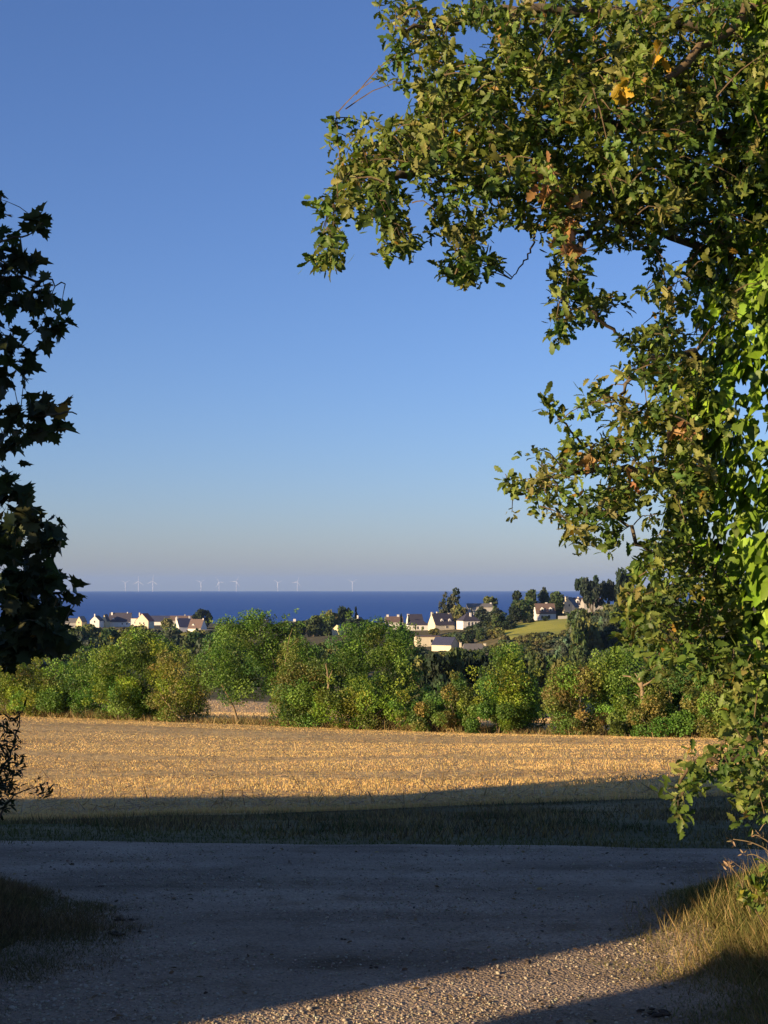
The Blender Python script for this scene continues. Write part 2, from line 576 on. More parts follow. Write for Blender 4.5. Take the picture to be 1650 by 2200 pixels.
def fan(outline, centre, zf):
    pts = [centre] + outline
    v = np.array([(x, y, zf(x, y)) for x, y in pts], float)
    n = len(outline)
    f = np.array([(0, 1 + i, 1 + (i + 1) % n) for i in range(n)])
    return v, [f]


_mp = [(0, 0), (.18, .06), (.42, -.02), (.36, .16), (.62, .34), (.42, .38), (.5, .56), (.3, .52), (.22, .62), (.24, .82), (.1, .78), (0, 1.0)]
MAPLE = fan(_mp + [(-x, y) for x, y in _mp[-2:0:-1]], (0, .32), lambda x, y: 0.22 * abs(x) - 0.2 * y * y)
MAPLE_CURL = fan(_mp + [(-x, y) for x, y in _mp[-2:0:-1]], (0, .32), lambda x, y: 0.6 * abs(x) - 0.5 * y * y)
_iv = [(0, .08), (.16, 0), (.36, .12), (.42, .32), (.28, .5), (.16, .74), (0, 1.0)]
IVY = fan(_iv + [(-x, y) for x, y in _iv[-2:0:-1]], (0, .35), lambda x, y: 0.25 * abs(x) - 0.15 * y * y)
DIAM = (np.array([(0, 0, 0), (.3, .45, .08), (0, 1, -.08), (-.3, .45, .08)], float), [np.array([(0, 1, 2), (0, 2, 3)])])
CARD = (np.array([(-.5, -.5, 0), (.55, -.4, .1), (.45, .55, -.05), (-.4, .5, .12)], float), [np.array([(0, 1, 2, 3)])])
BLADE = (np.array([(-.5, 0, 0), (.5, 0, 0), (-.35, .45, .05), (.35, .45, .05), (0, 1, .22)], float), [np.array([(0, 1, 3, 2)]), np.array([(2, 3, 4)])])
STALK = (np.array([(-.5, 0, 0), (.5, 0, 0), (.3, 1, 0), (-.3, 1, 0)], float), [np.array([(0, 1, 2, 3)])])


def rand_unit(n):
    return unit(rng.normal(size=(n, 3)))


def tints(n, cols, jitter=0.18):
    cols = np.array(cols, float)
    c = cols[rng.integers(0, len(cols), n)]
    return np.clip(c * (1 + jitter * rng.normal(size=(n, 1))) * (1 + 0.06 * rng.normal(size=(n, 3))), 0.004, 0.9)


def pull_leaves(thing, tmpl, pos, axis, nrm, size, tint, mat, count=300, cell=26.0):
    """The leaves that show largest become parts of their own; returns the mask of the rest."""
    px, py, dep = project(pos + unit(axis) * (np.asarray(size)[:, None] * 0.5))
    inside = (px > 8) & (px < 1642) & (py > 8) & (py < 2192) & (dep > 0.5)
    key = (np.floor(px / cell).astype(int) * 1000 + np.floor(py / cell).astype(int))
    order = np.argsort(dep)
    seen, best = set(), []
    view = unit(pos - np.array([0, 0, EYE]))
    Mx = frames(axis, nrm)
    face = np.abs(np.sum(Mx[:, :, 2] * view, -1))
    for i in order:
        if not inside[i] or key[i] in seen: continue
        seen.add(key[i]); best.append(i)
    best = np.array(best, int)
    score = np.asarray(size)[best] * F / dep[best] * np.sqrt(face[best])
    best = best[np.argsort(-score)][:count]
    # a few shared meshes, one for each shade
    NV = 10
    lum = tint[best].sum(1) * 0.3 + (tint[best][:, 0] - tint[best][:, 1]) * 4
    bins = np.clip((np.argsort(np.argsort(lum)) * NV // max(len(best), 1)), 0, NV - 1)
    meshes = {}
    for b in range(NV):
        sel = best[bins == b]
        if len(sel) == 0: continue
        meshes[b] = np_mesh('leaf', tmpl[0], tmpl[1], mat, np.repeat(np.median(tint[sel], 0)[None], len(tmpl[0]), 0))
    for i, b in zip(best, bins):
        o = bpy.data.objects.new('leaf', meshes[b])
        m4 = Matrix.Identity(4)
        for r_ in range(3):
            for c_ in range(3):
                m4[r_][c_] = Mx[i][r_, c_] * float(size[i])
            m4[r_][3] = float(pos[i][r_])
        o.parent = thing
        o.matrix_parent_inverse = thing.matrix_world.inverted() if thing.matrix_world != Matrix.Identity(4) else Matrix.Identity(4)
        o.matrix_basis = m4
        COL.objects.link(o)
    keep = np.ones(len(pos), bool); keep[best] = False
    return keep


def curve_pts(ctrl, n):
    """Smooth polyline through control points (rows)."""
    c = np.asarray(ctrl, float)
    t = np.linspace(0, len(c) - 1, n)
    i = np.clip(t.astype(int), 0, len(c) - 2); f = (t - i)[:, None]
    p0 = c[np.maximum(i - 1, 0)]; p1 = c[i]; p2 = c[i + 1]; p3 = c[np.minimum(i + 2, len(c) - 1)]
    return 0.5 * ((2 * p1) + (-p0 + p2) * f + (2 * p0 - 5 * p1 + 4 * p2 - p3) * f ** 2 + (-p0 + 3 * p1 - 3 * p2 + p3) * f ** 3)


def leafy_tree(thing, limbs, clumps, tmpl, mat, cols, leaf_size, twig_mat, per_sprig=9, sprig_area=1400.0, dspread=0.35, spread=0.085, droop=0.5, hang=0.35, named='foliage', jitter=0.18, count=300, front=0.0):
    """limbs: list of rows (px, py, d, radius); clumps: (px, py, rx, ry, density, d, dspread)."""
    limb_pts = []
    for rows in limbs:
        rows = np.array(rows, float)
        rows[:, 3] *= np.where(rows[:, 3] > .02, .6, 1.0)
        P = np.array([at(a, b, c) for a, b, c, _ in rows])
        n = 6 * len(rows)
        C = curve_pts(P, n); r = np.interp(np.linspace(0, 1, n), np.linspace(0, 1, len(rows)), rows[:, 3])
        C[1:-1] += rng.normal(size=(n - 2, 3)) * min(.012, .9 * rows[:, 3].mean())
        mb = MB().tube(C, r, 7)
        mb.build('branch', M['bark'] if rows[0, 3] > 0.02 else twig_mat, thing, True)
        limb_pts.append(C)
    LP = np.concatenate(limb_pts)
    pos, axis, nrm, size, tint = [], [], [], [], []
    tw = MB()
    for cl in clumps:
        px, py, rx, ry, dens, d0 = cl[:6]
        ds = cl[6] if len(cl) > 6 else dspread
        n = max(2, int(round(dens * math.pi * rx * ry / sprig_area)))
        th = rng.uniform(0, 2 * math.pi, n); q = np.sqrt(rng.uniform(0, 1, n))
        cpx = px + rx * q * np.cos(th); cpy = py + ry * q * np.sin(th)
        cd = d0 + rng.normal(size=n) * ds
        CC = at_n(cpx, cpy, np.maximum(cd, 3.5))
        CC = CC[np.argsort([np.min(np.linalg.norm(LP - q_, axis=1)) for q_ in CC])]
        NB = LP
        for i in range(n):
            c = CC[i]
            k = np.argmin(np.linalg.norm(NB - c, axis=1))
            root = NB[k]
            NB = np.concatenate([NB, CC[i:i + 1]])
            v = c - root
            L = np.linalg.norm(v)
            if L > 0.26:
                root = c - v * (0.26 / L); v = c - root; L = 0.26
            out = unit(v + np.array([0, 0, 0.15]) + 0.4 * rng.normal(size=3) * max(L, 0.1))
            if L > 0.08:
                mid = root + v * 0.5 + np.array([0, 0, 0.08 * L])
                tw.tube(curve_pts([root, mid, c], 5), np.linspace(0.0032, 0.0015, 5), 3, False)
            m = int(rng.integers(max(3, per_sprig - 3), per_sprig + 4))
            ln = rng.uniform(0.7, 1.3) * spread * 1.6
            base_t = tints(1, cols, 0.12)[0]
            t = np.sort(rng.uniform(0.0, 1.0, m))
            bend = np.array([0, 0, -droop])
            sp = c + out * (t[:, None] - 0.4) * ln + bend * (t[:, None] ** 2) * ln * 0.6 + rng.normal(size=(m, 3)) * spread * 0.28
            ax = unit(out * 0.6 + rng.normal(size=(m, 3)) * 0.8 + np.array([0, 0, -hang]))
            nm = unit(rng.normal(size=(m, 3)) * 0.75 + np.array([-0.25, -0.35, 0.75]))
            pos.append(sp); axis.append(ax); nrm.append(nm)
            size.append(leaf_size * rng.uniform(0.6, 1.2, m) * (0.75 if dens < 0.55 else 1.0))
            tt_ = np.clip(base_t * (1 + jitter * rng.normal(size=(m, 1))), 0.004, 0.9)
            odd = rng.uniform(size=m) < 0.012
            tt_[odd] = np.array([0.28, 0.17, 0.03])
            tint.append(tt_)
    pos = np.concatenate(pos); axis = np.concatenate(axis); nrm = np.concatenate(nrm); size = np.concatenate(size); tint = np.concatenate(tint)
    twig = tw.build('twigs', twig_mat, thing); tag(twig, kind='stuff')
    tms = tmpl if isinstance(tmpl, list) else [tmpl]
    pick = rng.integers(0, len(tms), len(pos))
    for j, tm_ in enumerate(tms):
        sel = pick == j
        q_ = [v_[sel] for v_ in (pos, axis, nrm, size, tint)]
        keep = pull_leaves(thing, tm_, *q_, mat, count // len(tms), 26.0 * len(tms) ** .5)
        fo = scatter(named, tm_, *[v_[keep] for v_ in q_], mat, thing)
        tag(fo, kind='stuff')
    return len(pos)


# ------------------------------------------------------------------ oak beside the lane
oak = empty('oak_tree', (0, 0, 0))
tag(oak, 'big sunlit oak overhanging the lane with lobed leaves and dry brown clusters', 'tree')
tb = T(2.38, 6.3)
trunk_c = np.array([(2.38, 6.3, float(tb) - 0.3), (2.28, 6.28, 0.9), (2.08, 6.22, 1.6), (2.02, 6.2, 2.6), (2.1, 6.2, 3.9), (2.2, 6.3, 5.2), (2.3, 6.4, 6.6)])
MB().tube(curve_pts(trunk_c, 26), np.interp(np.linspace(0, 1, 26), [0, .1, .6, 1], [.34, .25, .2, .1]), 14).build('trunk', M['bark'], oak, True)
oak_limbs = [
    [(1900, 420, 6.6, .075), (1600, 300, 6.5, .06), (1300, 270, 6.3, .045), (1050, 320, 6.1, .03), (850, 380, 5.9, .018), (715, 432, 5.8, .004)],
    [(1900, 150, 6.6, .07), (1500, 60, 6.5, .055), (1200, 20, 6.3, .04), (980, 50, 6.2, .022), (850, 60, 6.1, .007)],
    [(1850, 650, 6.5, .05), (1560, 560, 6.4, .035), (1330, 470, 6.2, .022), (1235, 540, 6.1, .014), (1210, 690, 6.05, .005)],
    [(1820, 860, 6.5, .05), (1560, 780, 6.3, .03), (1420, 760, 6.15, .018), (1330, 850, 6.1, .006)],
    [(1800, 1120, 6.5, .045), (1540, 1030, 6.3, .028), (1330, 1010, 6.1, .016), (1140, 1030, 6.0, .005)],
    [(1800, 1320, 6.5, .04), (1560, 1180, 6.3, .02), (1420, 1200, 6.15, .012), (1330, 1110, 6.1, .006)],
    [(1790, 1500, 6.4, .03), (1640, 1560, 6.0, .018), (1580, 1630, 5.8, .011), (1490, 1640, 5.7, .007), (1460, 1720, 5.7, .004)],
    [(1238, 470, 6.1, .008), (1232, 560, 6.0, .009), (1275, 680, 6.0, .008), (1345, 735, 6.05, .007)],
    [(1790, 1420, 6.4, .02), (1680, 1480, 6.1, .012), (1610, 1520, 6.0, .008), (1560, 1440, 6.1, .004)],
    [(1790, 1620, 6.2, .015), (1690, 1640, 5.9, .01), (1620, 1690, 5.8, .006), (1610, 1750, 5.75, .003)],
    [(1800, 1360, 6.5, .02), (1600, 1330, 6.3, .012), (1480, 1340, 6.2, .007), (1390, 1340, 6.1, .004)],
    [(1650, 0, 5.9, .03), (1450, 150, 5.8, .018), (1330, 250, 5.7, .008)],
    [(760, 420, 5.9, .006), (730, 330, 5.85, .004), (722, 245, 5.85, .002)],
    [(1260, 960, 6.0, .006), (1205, 900, 5.95, .004), (1160, 842, 5.95, .002)],
    [(1150, 500, 6.0, .005), (1135, 550, 6.0, .004), (1098, 600, 6.0, .002)],
    [(1170, 1040, 6.0, .004), (1110, 1065, 5.95, .003), (1085, 1018, 5.95, .0015)],
    [(1420, 660, 6.1, .006), (1440, 600, 6.15, .006), (1500, 540, 6.2, .008)],
]
oak_clumps = [
    (1228, 935, 12, 18, .7, 5.97, .03), (1208, 905, 9, 12, .7, 5.95, .02), (1188, 878, 8, 10, .6, 5.95, .02), (1168, 852, 6, 8, .7, 5.95, .02), (726, 300, 8, 22, .8, 5.85, .02), (722, 262, 5, 10, .7, 5.85, .02), (790, 265, 14, 22, .5, 5.9, .03), (752, 270, 8, 22, .5, 5.9, .03), (1092, 1030, 6, 10, .8, 5.95, .02), (1100, 1052, 7, 8, .7, 5.95, .02),
    (700, 552, 24, 16, 1.2, 5.8, .06), (684, 545, 7, 10, .8, 5.8, .03), (845, 532, 24, 14, 1.3, 5.9, .06), (875, 520, 8, 14, .8, 5.9, .03), (1005, 588, 36, 14, 1.3, 6.0, .06), (688, 430, 10, 10, 1, 5.8, .03), (1312, 1172, 14, 12, 1, 6, .04), (1232, 1162, 18, 8, 1, 6, .04), (1206, 715, 14, 16, 1.1, 6.05, .04),
    (835, 15, 30, 25, .45, 6.1), (880, 40, 40, 35, .6, 6.1), (930, 60, 40, 55, .7, 6.1), (860, 95, 26, 22, .8, 6.1), (840, 150, 30, 22, .5, 6.1), (940, 120, 40, 45, .8, 6.1), (880, 170, 30, 22, .6, 6.1),
    (1040, 22, 70, 32, .9, 6.2), (1090, 90, 40, 60, .8, 6.3), (1010, 190, 90, 60, 1, 6.2), (930, 215, 45, 45, .8, 6.1),
    (1230, 90, 170, 110, 1.1, 6.4, .4), (1500, 110, 190, 130, 1.1, 6.3, .45), (1140, 220, 110, 110, 1.1, 6.2), (1360, 240, 160, 110, 1.1, 6.1, .4), (1560, 300, 130, 110, 1.0, 6.4, .4),
    (1000, 270, 110, 70, 1, 6.1), (890, 300, 70, 55, .9, 6.0), (940, 360, 80, 45, .9, 6.0), (820, 330, 75, 45, .9, 5.95), (760, 330, 45, 40, .5, 5.9), (750, 395, 34, 38, .9, 5.9), (705, 440, 26, 20, .9, 5.8, .1), (800, 390, 60, 40, 1, 5.9),
    (715, 500, 32, 25, .9, 5.85), (706, 538, 22, 18, .9, 5.8, .1), (835, 440, 38, 40, 1, 5.9), (850, 505, 34, 32, 1, 5.9), (790, 450, 30, 25, .7, 5.9), (735, 455, 30, 25, .8, 5.85),
    (1080, 350, 120, 60, 1, 6.1), (1240, 380, 130, 70, 1, 6.1), (1030, 420, 80, 40, .7, 6.1), (945, 465, 28, 32, .9, 6.0), (1000, 520, 40, 45, 1.1, 6.0), (1000, 575, 40, 25, 1, 6.0), (1050, 565, 18, 28, .7, 6.0), (1060, 470, 50, 32, .5, 6.1),
    (1150, 450, 60, 45, .8, 6.1), (1250, 450, 80, 40, .8, 6.1), (1400, 400, 120, 70, 1, 6.2), (1540, 440, 120, 90, 1.1, 6.6), (1380, 480, 90, 45, .9, 6.2), (1310, 520, 40, 25, .7, 6.15),
    (1215, 540, 28, 45, .9, 6.05), (1225, 610, 36, 38, 1, 6.05), (1208, 680, 26, 40, 1.1, 6.05), (1270, 655, 38, 22, .7, 6.0), (1320, 650, 30, 22, .6, 6.05), (1275, 690, 18, 18, .7, 6.0),
    (1425, 540, 40, 32, .6, 6.3), (1412, 610, 32, 26, .8, 6.2), (1460, 660, 30, 30, .9, 6.2), (1505, 590, 45, 38, .6, 6.4), (1590, 560, 70, 80, 1.1, 6.5), (1560, 660, 30, 30, .5, 6.4), (1430, 700, 28, 18, .8, 6.2),
    (1350, 730, 36, 20, .6, 6.1), (1430, 745, 60, 35, .9, 6.15), (1510, 730, 40, 20, .5, 6.2), (1400, 800, 60, 35, .9, 6.1), (1300, 850, 42, 30, .6, 6.05), (1270, 870, 26, 20, .5, 6.05), (1480, 810, 60, 40, .9, 6.2), (1345, 800, 26, 20, .5, 6.1),
    (1370, 900, 50, 45, .9, 6.1), (1450, 900, 60, 50, 1, 6.2), (1530, 900, 40, 60, .9, 6.3),
    (1240, 970, 45, 25, .7, 6.0), (1330, 980, 60, 40, 1, 6.05), (1180, 990, 55, 40, .4, 6.0), (1150, 1030, 50, 40, .4, 5.95), (1130, 1090, 35, 22, .3, 5.95), (1200, 1040, 50, 35, .55, 6.0), (1200, 1090, 40, 25, .4, 6.0),
    (1245, 1110, 38, 40, .8, 6.0), (1235, 1150, 24, 18, .8, 6.0), (1310, 1080, 40, 45, .9, 6.05), (1350, 1050, 40, 40, .9, 6.1), (1315, 1160, 18, 24, .8, 6.0), (1430, 1010, 50, 60, .9, 6.15), (1490, 980, 45, 50, .9, 6.2),
    (1400, 1110, 26, 22, .5, 6.15), (1480, 1090, 50, 55, .9, 6.2), (1530, 1060, 40, 50, .9, 6.25), (1420, 1170, 40, 35, .8, 6.1), (1400, 1225, 45, 35, .8, 6.1), (1480, 1180, 45, 45, .8, 6.2), (1530, 1240, 60, 50, .9, 6.3),
    (1390, 1280, 50, 40, .9, 6.1), (1460, 1290, 70, 50, 1, 6.2), (1380, 1350, 50, 40, .9, 6.1), (1450, 1370, 60, 50, 1, 6.15), (1540, 1340, 60, 60, 1, 6.2), (1600, 1420, 60, 60, .9, 6.1), (1520, 1420, 50, 35, .7, 6.2), (1420, 1420, 40, 25, .6, 6.1),
    (1610, 1520, 45, 50, .9, 6.0), (1610, 1590, 40, 45, .9, 5.9), (1485, 1640, 28, 20, .8, 5.7), (1540, 1635, 40, 20, .8, 5.75), (1500, 1670, 36, 16, .8, 5.7), (1455, 1700, 24, 18, .8, 5.65), (1458, 1735, 10, 26, .8, 5.65),
    (1600, 1680, 38, 40, .9, 5.8), (1620, 1730, 30, 40, .9, 5.75), (1640, 1640, 20, 50, .9, 5.9),
]
OAKC = [(.11, .165, .03), (.13, .18, .034), (.085, .14, .027), (.16, .195, .044), (.06, .11, .022), (.2, .21, .06)]
n_oak = leafy_tree(oak, oak_limbs, oak_clumps, [OAK, OAK_CURL, OAK_FLAT], M['leaf'], OAKC, 0.050, M['twig'], per_sprig=9, sprig_area=250.0, spread=.05, droop=.8)
# the upper crown, unseen above the frame, added to block sky light
cu = [(2.9 + a * 3.2, 6.0 + b * 3.0, 8.4 + c_ * 2.2, .7) for a, b, c_ in rng.uniform(-1, 1, (120, 3)) if a * a + b * b + c_ * c_ < 1.2]
kk = rng.integers(0, len(cu), 16000)
dd_ = rand_unit(16000)
tag(scatter('upper_crown', OAK_FLAT, np.array(cu)[kk, :3] + dd_ * .7 * rng.uniform(.4, 1, (16000, 1)), rand_unit(16000), unit(rng.normal(size=(16000, 3)) * .6 + np.array([0, 0, 1])), rng.uniform(.1, .16, 16000), tints(16000, OAKC), M['leaf'], oak), kind='stuff')
# dry brown clusters hanging in the crown
for (px, py, rx, ry, n, d) in [(1178, 385, 16, 38, 34, 5.55), (1222, 490, 14, 45, 40, 5.6), (1240, 420, 12, 18, 12, 5.6), (1355, 1035, 10, 14, 12, 5.9), (1270, 985, 6, 12, 8, 5.9), (1480, 920, 26, 26, 40, 5.9), (1420, 118, 8, 8, 6, 5.3), (1330, 185, 10, 14, 9, 5.2)]:
    P = np.stack([at(px + rx * rng.normal() * .5, py + ry * rng.normal() * .5, d + .05 * rng.normal()) for _ in range(n)])
    yel = py < 200
    c = tints(n, [(.42, .28, .03)] if yel else [(.33, .17, .07), (.26, .14, .06), (.38, .22, .1)])
    o = scatter('dry_leaves', OAK, P, unit(rng.normal(size=(n, 3)) * .7 + np.array([0, 0, -.8])), rand_unit(n), rng.uniform(.05, .08, n), c, M['leaf'], oak)
    tag(o, 'cluster of dry brown leaves' if not yel else 'yellowing leaves', kind='stuff')

# ivy on the oak trunk
ivy = empty('ivy', (0, 0, 0))
tag(ivy, 'bright green glossy ivy wrapped round the oak trunk', 'ivy')
n = 12000
zz = rng.uniform(0.75, 4.9, n); th = rng.uniform(0.85, 1.85, n) * math.pi + rng.normal(size=n) * .3
tc_ = curve_pts(trunk_c, 60)
cx_ = np.interp(zz, tc_[:, 2], tc_[:, 0]); cy_ = np.interp(zz, tc_[:, 2], tc_[:, 1])
prof = np.interp(zz, [0.7, 1.0, 1.3, 1.8, 2.4, 2.8, 3.2, 4, 5], [.36, .5, .62, .66, .64, .58, .5, .5, .55])
lump = 1 + 0.13 * np.sin(3 * th + 2.1 * zz) + 0.1 * np.sin(5 * th - 4.3 * zz + 1) + .07 * np.sin(11 * zz + 2 * th)
rad = prof * lump * (1 - 0.35 * rng.uniform(0, 1, n) ** 2)
out = np.stack([np.cos(th), np.sin(th), np.zeros(n)], -1)
P = np.stack([cx_, cy_, zz], -1) + out * rad[:, None]
ax = unit(np.array([0, 0, -1.0]) + out * .45 + rng.normal(size=(n, 3)) * .4)
nm = unit(out + np.array([0, 0, .45]) + rng.normal(size=(n, 3)) * .35)
sz = rng.uniform(.05, .085, n)
tc2 = tints(n, [(.15, .26, .02), (.2, .33, .025), (.12, .2, .02), (.26, .38, .03), (.08, .14, .02)])
keep = pull_leaves(ivy, IVY, P, ax, nm, sz, tc2, M['ivy'])
tag(scatter('foliage', IVY, P[keep], ax[keep], nm[keep], sz[keep], tc2[keep], M['ivy'], ivy), kind='stuff')
for k in range(7):
    a0 = k * .9
    zs = np.linspace(float(tb), 4.8, 24)
    pts = np.stack([np.interp(zs, tc_[:, 2], tc_[:, 0]) + .3 * np.cos(a0 + zs), np.interp(zs, tc_[:, 2], tc_[:, 1]) + .3 * np.sin(a0 + zs), zs], -1)
    MB().tube(pts, np.linspace(.02, .006, 24), 5).build('stem', M['twig'], ivy, True)

# ------------------------------------------------------------------ maple on the left bank
maple = empty('maple_tree', (0, 0, 0))
tag(maple, 'dark shaded maple at the left edge with broad pointed leaves', 'tree')
mb_ = float(T(-3.4, 6.6))
mt = np.array([(-3.5, 6.5, mb_ - .2), (-3.4, 6.5, 1.2), (-3.3, 6.45, 2.4), (-3.3, 6.4, 3.8)])
MB().tube(curve_pts(mt, 14), np.linspace(.13, .04, 14), 10).build('trunk', M['bark'], maple, True)
D = 7.0
maple_limbs = [[(-600, 700, 6.6, .03), (-200, 620, 6.8, .018), (40, 600, D, .008), (140, 610, D, .003)],
               [(-600, 1000, 6.6, .03), (-200, 930, 6.8, .018), (30, 900, D, .009), (165, 890, D, .003)],
               [(-600, 1350, 6.6, .03), (-200, 1280, 6.8, .018), (50, 1260, D, .009), (160, 1300, D, .003)],
               [(-300, 1100, 6.7, .012), (-50, 1120, 6.9, .006), (130, 1130, D, .0025)],
               [(-300, 560, 6.7, .012), (0, 520, 6.9, .006), (95, 480, D, .002)]]
maple_clumps = [(a - 10, b, c * .72, e * .72, f * (.62 if b < 1100 else 1.1), g, h) for a, b, c, e, f, g, h in [
    (5, 440, 14, 20, 1.3, D, .08), (30, 505, 40, 28, 1.2, D, .1), (92, 482, 12, 8, 1.6, D, .05), (60, 560, 40, 35, 1.5, D, .1), (20, 600, 40, 55, 1.6, D, .12), (118, 615, 32, 28, 1.5, D, .1), (140, 675, 26, 22, 1.5, D, .08), (70, 650, 60, 40, 1.7, D, .12), (97, 700, 10, 14, 1.6, D, .05),
    (20, 730, 36, 30, 1.5, D, .1), (50, 775, 38, 35, 1.6, D, .1), (15, 800, 30, 40, 1.5, D, .1), (80, 880, 50, 28, 1.6, D, .1), (150, 900, 26, 30, 1.6, D, .08), (30, 890, 40, 40, 1.6, D, .12), (60, 930, 45, 18, 1.3, D, .1), (10, 950, 15, 25, 1.2, D, .06), (40, 965, 14, 20, .7, D, .05),
    (20, 1020, 20, 30, 1.4, D, .08), (55, 1050, 32, 28, 1.3, D, .08), (70, 1085, 20, 14, 1.2, D, .05), (20, 1070, 22, 28, 1.3, D, .08), (135, 1128, 14, 7, 1.6, D, .03), (85, 1120, 12, 12, 1.6, D, .03), (125, 1160, 24, 20, 1.6, D, .05),
    (30, 1150, 50, 35, 1.7, D, .1), (70, 1200, 50, 40, 1.8, D, .12), (30, 1260, 60, 60, 2.2, D, .15), (110, 1240, 40, 35, 1.7, D, .1), (140, 1300, 30, 30, 1.7, D, .08), (70, 1340, 80, 45, 2.2, D, .15), (130, 1360, 35, 25, 1.8, D, .1), (60, 1385, 70, 25, 1.8, D, .1), (10, 1395, 20, 20, 1.5, D, .1),
]]
# the body of the crown, outside the frame on the side of the sun
for k in range(46):
    maple_clumps.append((rng.uniform(-900, -150), rng.uniform(420, 1420), 95, 95, .8, rng.uniform(5.9, 7.0), .25))
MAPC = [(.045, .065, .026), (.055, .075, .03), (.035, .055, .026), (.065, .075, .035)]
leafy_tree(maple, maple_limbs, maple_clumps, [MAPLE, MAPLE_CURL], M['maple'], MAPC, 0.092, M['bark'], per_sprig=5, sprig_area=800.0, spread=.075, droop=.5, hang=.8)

cu = [(-5.0 + a * 2.4, 6.3 + b * 2.6, 6.4 + c_ * 1.8, .6) for a, b, c_ in rng.uniform(-1, 1, (90, 3)) if a * a + b * b + c_ * c_ < 1.2]  # unseen upper crown, added to block sky light over the track
kk = rng.integers(0, len(cu), 8000)
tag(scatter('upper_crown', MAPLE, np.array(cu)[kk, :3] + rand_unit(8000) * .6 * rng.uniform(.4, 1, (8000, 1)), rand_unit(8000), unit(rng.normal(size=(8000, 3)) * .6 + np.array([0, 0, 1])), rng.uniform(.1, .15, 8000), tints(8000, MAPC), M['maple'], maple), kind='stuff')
# small shrub with narrow leaves below the maple
willow = empty('shrub', (0, 0, 0))
tag(willow, 'dark narrow leaved shrub low at the left edge against the stubble', 'shrub')
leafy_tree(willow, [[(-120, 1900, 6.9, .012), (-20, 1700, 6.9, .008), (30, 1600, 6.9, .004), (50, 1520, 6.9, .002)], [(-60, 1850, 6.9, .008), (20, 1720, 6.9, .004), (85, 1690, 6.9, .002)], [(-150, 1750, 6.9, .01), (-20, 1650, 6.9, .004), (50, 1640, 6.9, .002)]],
           [(10, 1560, 20, 30, 1.2, 6.9, .05), (5, 1620, 20, 40, 1.5, 6.9, .05), (10, 1680, 22, 35, 1.8, 6.9, .05), (30, 1550, 28, 22, .9, 6.9, .05), (25, 1590, 28, 20, .8, 6.9, .05), (15, 1640, 35, 35, 1.2, 6.9, .08), (40, 1650, 18, 15, .8, 6.9, .05), (10, 1700, 40, 35, 1.6, 6.9, .08), (78, 1700, 9, 10, 1.2, 6.9, .02), (98, 1704, 7, 4, .9, 6.9, .02), (5, 1740, 20, 20, 1.2, 6.9, .05), (-80, 1700, 60, 120, .8, 6.8, .2), (-160, 1650, 60, 140, .8, 6.6, .2)],
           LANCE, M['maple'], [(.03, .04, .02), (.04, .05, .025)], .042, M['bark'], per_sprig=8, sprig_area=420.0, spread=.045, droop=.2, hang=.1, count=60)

# ------------------------------------------------------------------ unseen hedge and trees, added to cast the near shade
hedge = empty('caster_hedge', (-9, 0, 0))
tag(hedge, 'unseen clipped hedge behind the viewpoint, shaped to shade the track', 'hedge')


def sn(s, n):
    return s * S2[0] + n * N2[0], s * S2[1] + n * N2[1]


edge_px = [(-250, 1712), (0, 1708), (200, 1705), (400, 1703), (825, 1698), (1100, 1685), (1300, 1668), (1450, 1655), (1580, 1640)]
HS = -7.0
hc = []
for px, py in edge_px:
    dd = np.linspace(14, 40, 600)
    p = at_n(np.full(600, px, float), np.full(600, py, float), dd)
    i = int(np.argmax(p[:, 2] < T(p[:, 0], p[:, 1]) + 0.12))
    q = p[i]
    s, nn = q[0] * S2[0] + q[1] * S2[1], q[0] * N2[0] + q[1] * N2[1]
    hc.append((nn, q[2] + TEL * (s - HS)))
hc.sort()
print('hedge crest', [(round(a, 2), round(b, 2)) for a, b in hc])
hn = np.array([-9, 0, 3.1, 4.18, 4.2, 4.72, 4.74, 6.1, 9.0, 12] + [a for a, _ in hc] + [hc[-1][0] + 3])
hh = np.array([3.3, 3.3, 2.75, 2.72, 0.15, 0.15, 2.95, 3.12, 3.7, 4.0] + [b for _, b in hc] + [0.5])  # crest follows the wanted shadow edge; the gap lets the sunlit strip through


def crest(nv):
    return np.interp(nv, hn, hh)


core = MB()
nv = np.unique(np.concatenate([np.arange(-9, hn[-1], .12), [4.18, 4.2, 4.72, 4.74]]))
Vc, Fc = [], []
for i, a in enumerate(nv):
    h = float(crest(a)) - .02 + .012 * math.sin(9 * a) + .01 * math.sin(23 * a)
    for s_, z_ in ((HS - .35, -.1), (HS - .3, h - .1), (HS, h), (HS + .3, h - .1), (HS + .35, -.1)):
        x_, y_ = sn(s_, a)
        Vc.append((x_, y_, z_))
for i in range(len(nv) - 1):
    for j in range(4):
        Fc.append((5 * i + j, 5 * i + j + 1, 5 * i + 5 + j + 1, 5 * i + 5 + j))
np_obj('shade_core', np.array(Vc), [np.array(Fc)], M['bark'], hedge).location = (9, 0, 0)  # solid core inside the unseen hedge, blocks the sun
n = 9000
aN = rng.uniform(-9, hn[-1], n); hz = np.maximum(crest(aN), .1)
ok = hz > .3
aN, hz = aN[ok], hz[ok]; n = len(aN)
zt = rng.uniform(0, 1, n)
sO = np.where(rng.uniform(size=n) < .5, -.36, .36) * rng.uniform(.8, 1.15, n)
xx, yy_ = sn(HS + sO, aN)
P = np.stack([xx + 9, yy_, zt * (hz - .1)], -1)
tag(scatter('foliage', DIAM, P, rand_unit(n), rand_unit(n), rng.uniform(.06, .1, n), tints(n, OAKC), M['leaf'], hedge), kind='stuff')


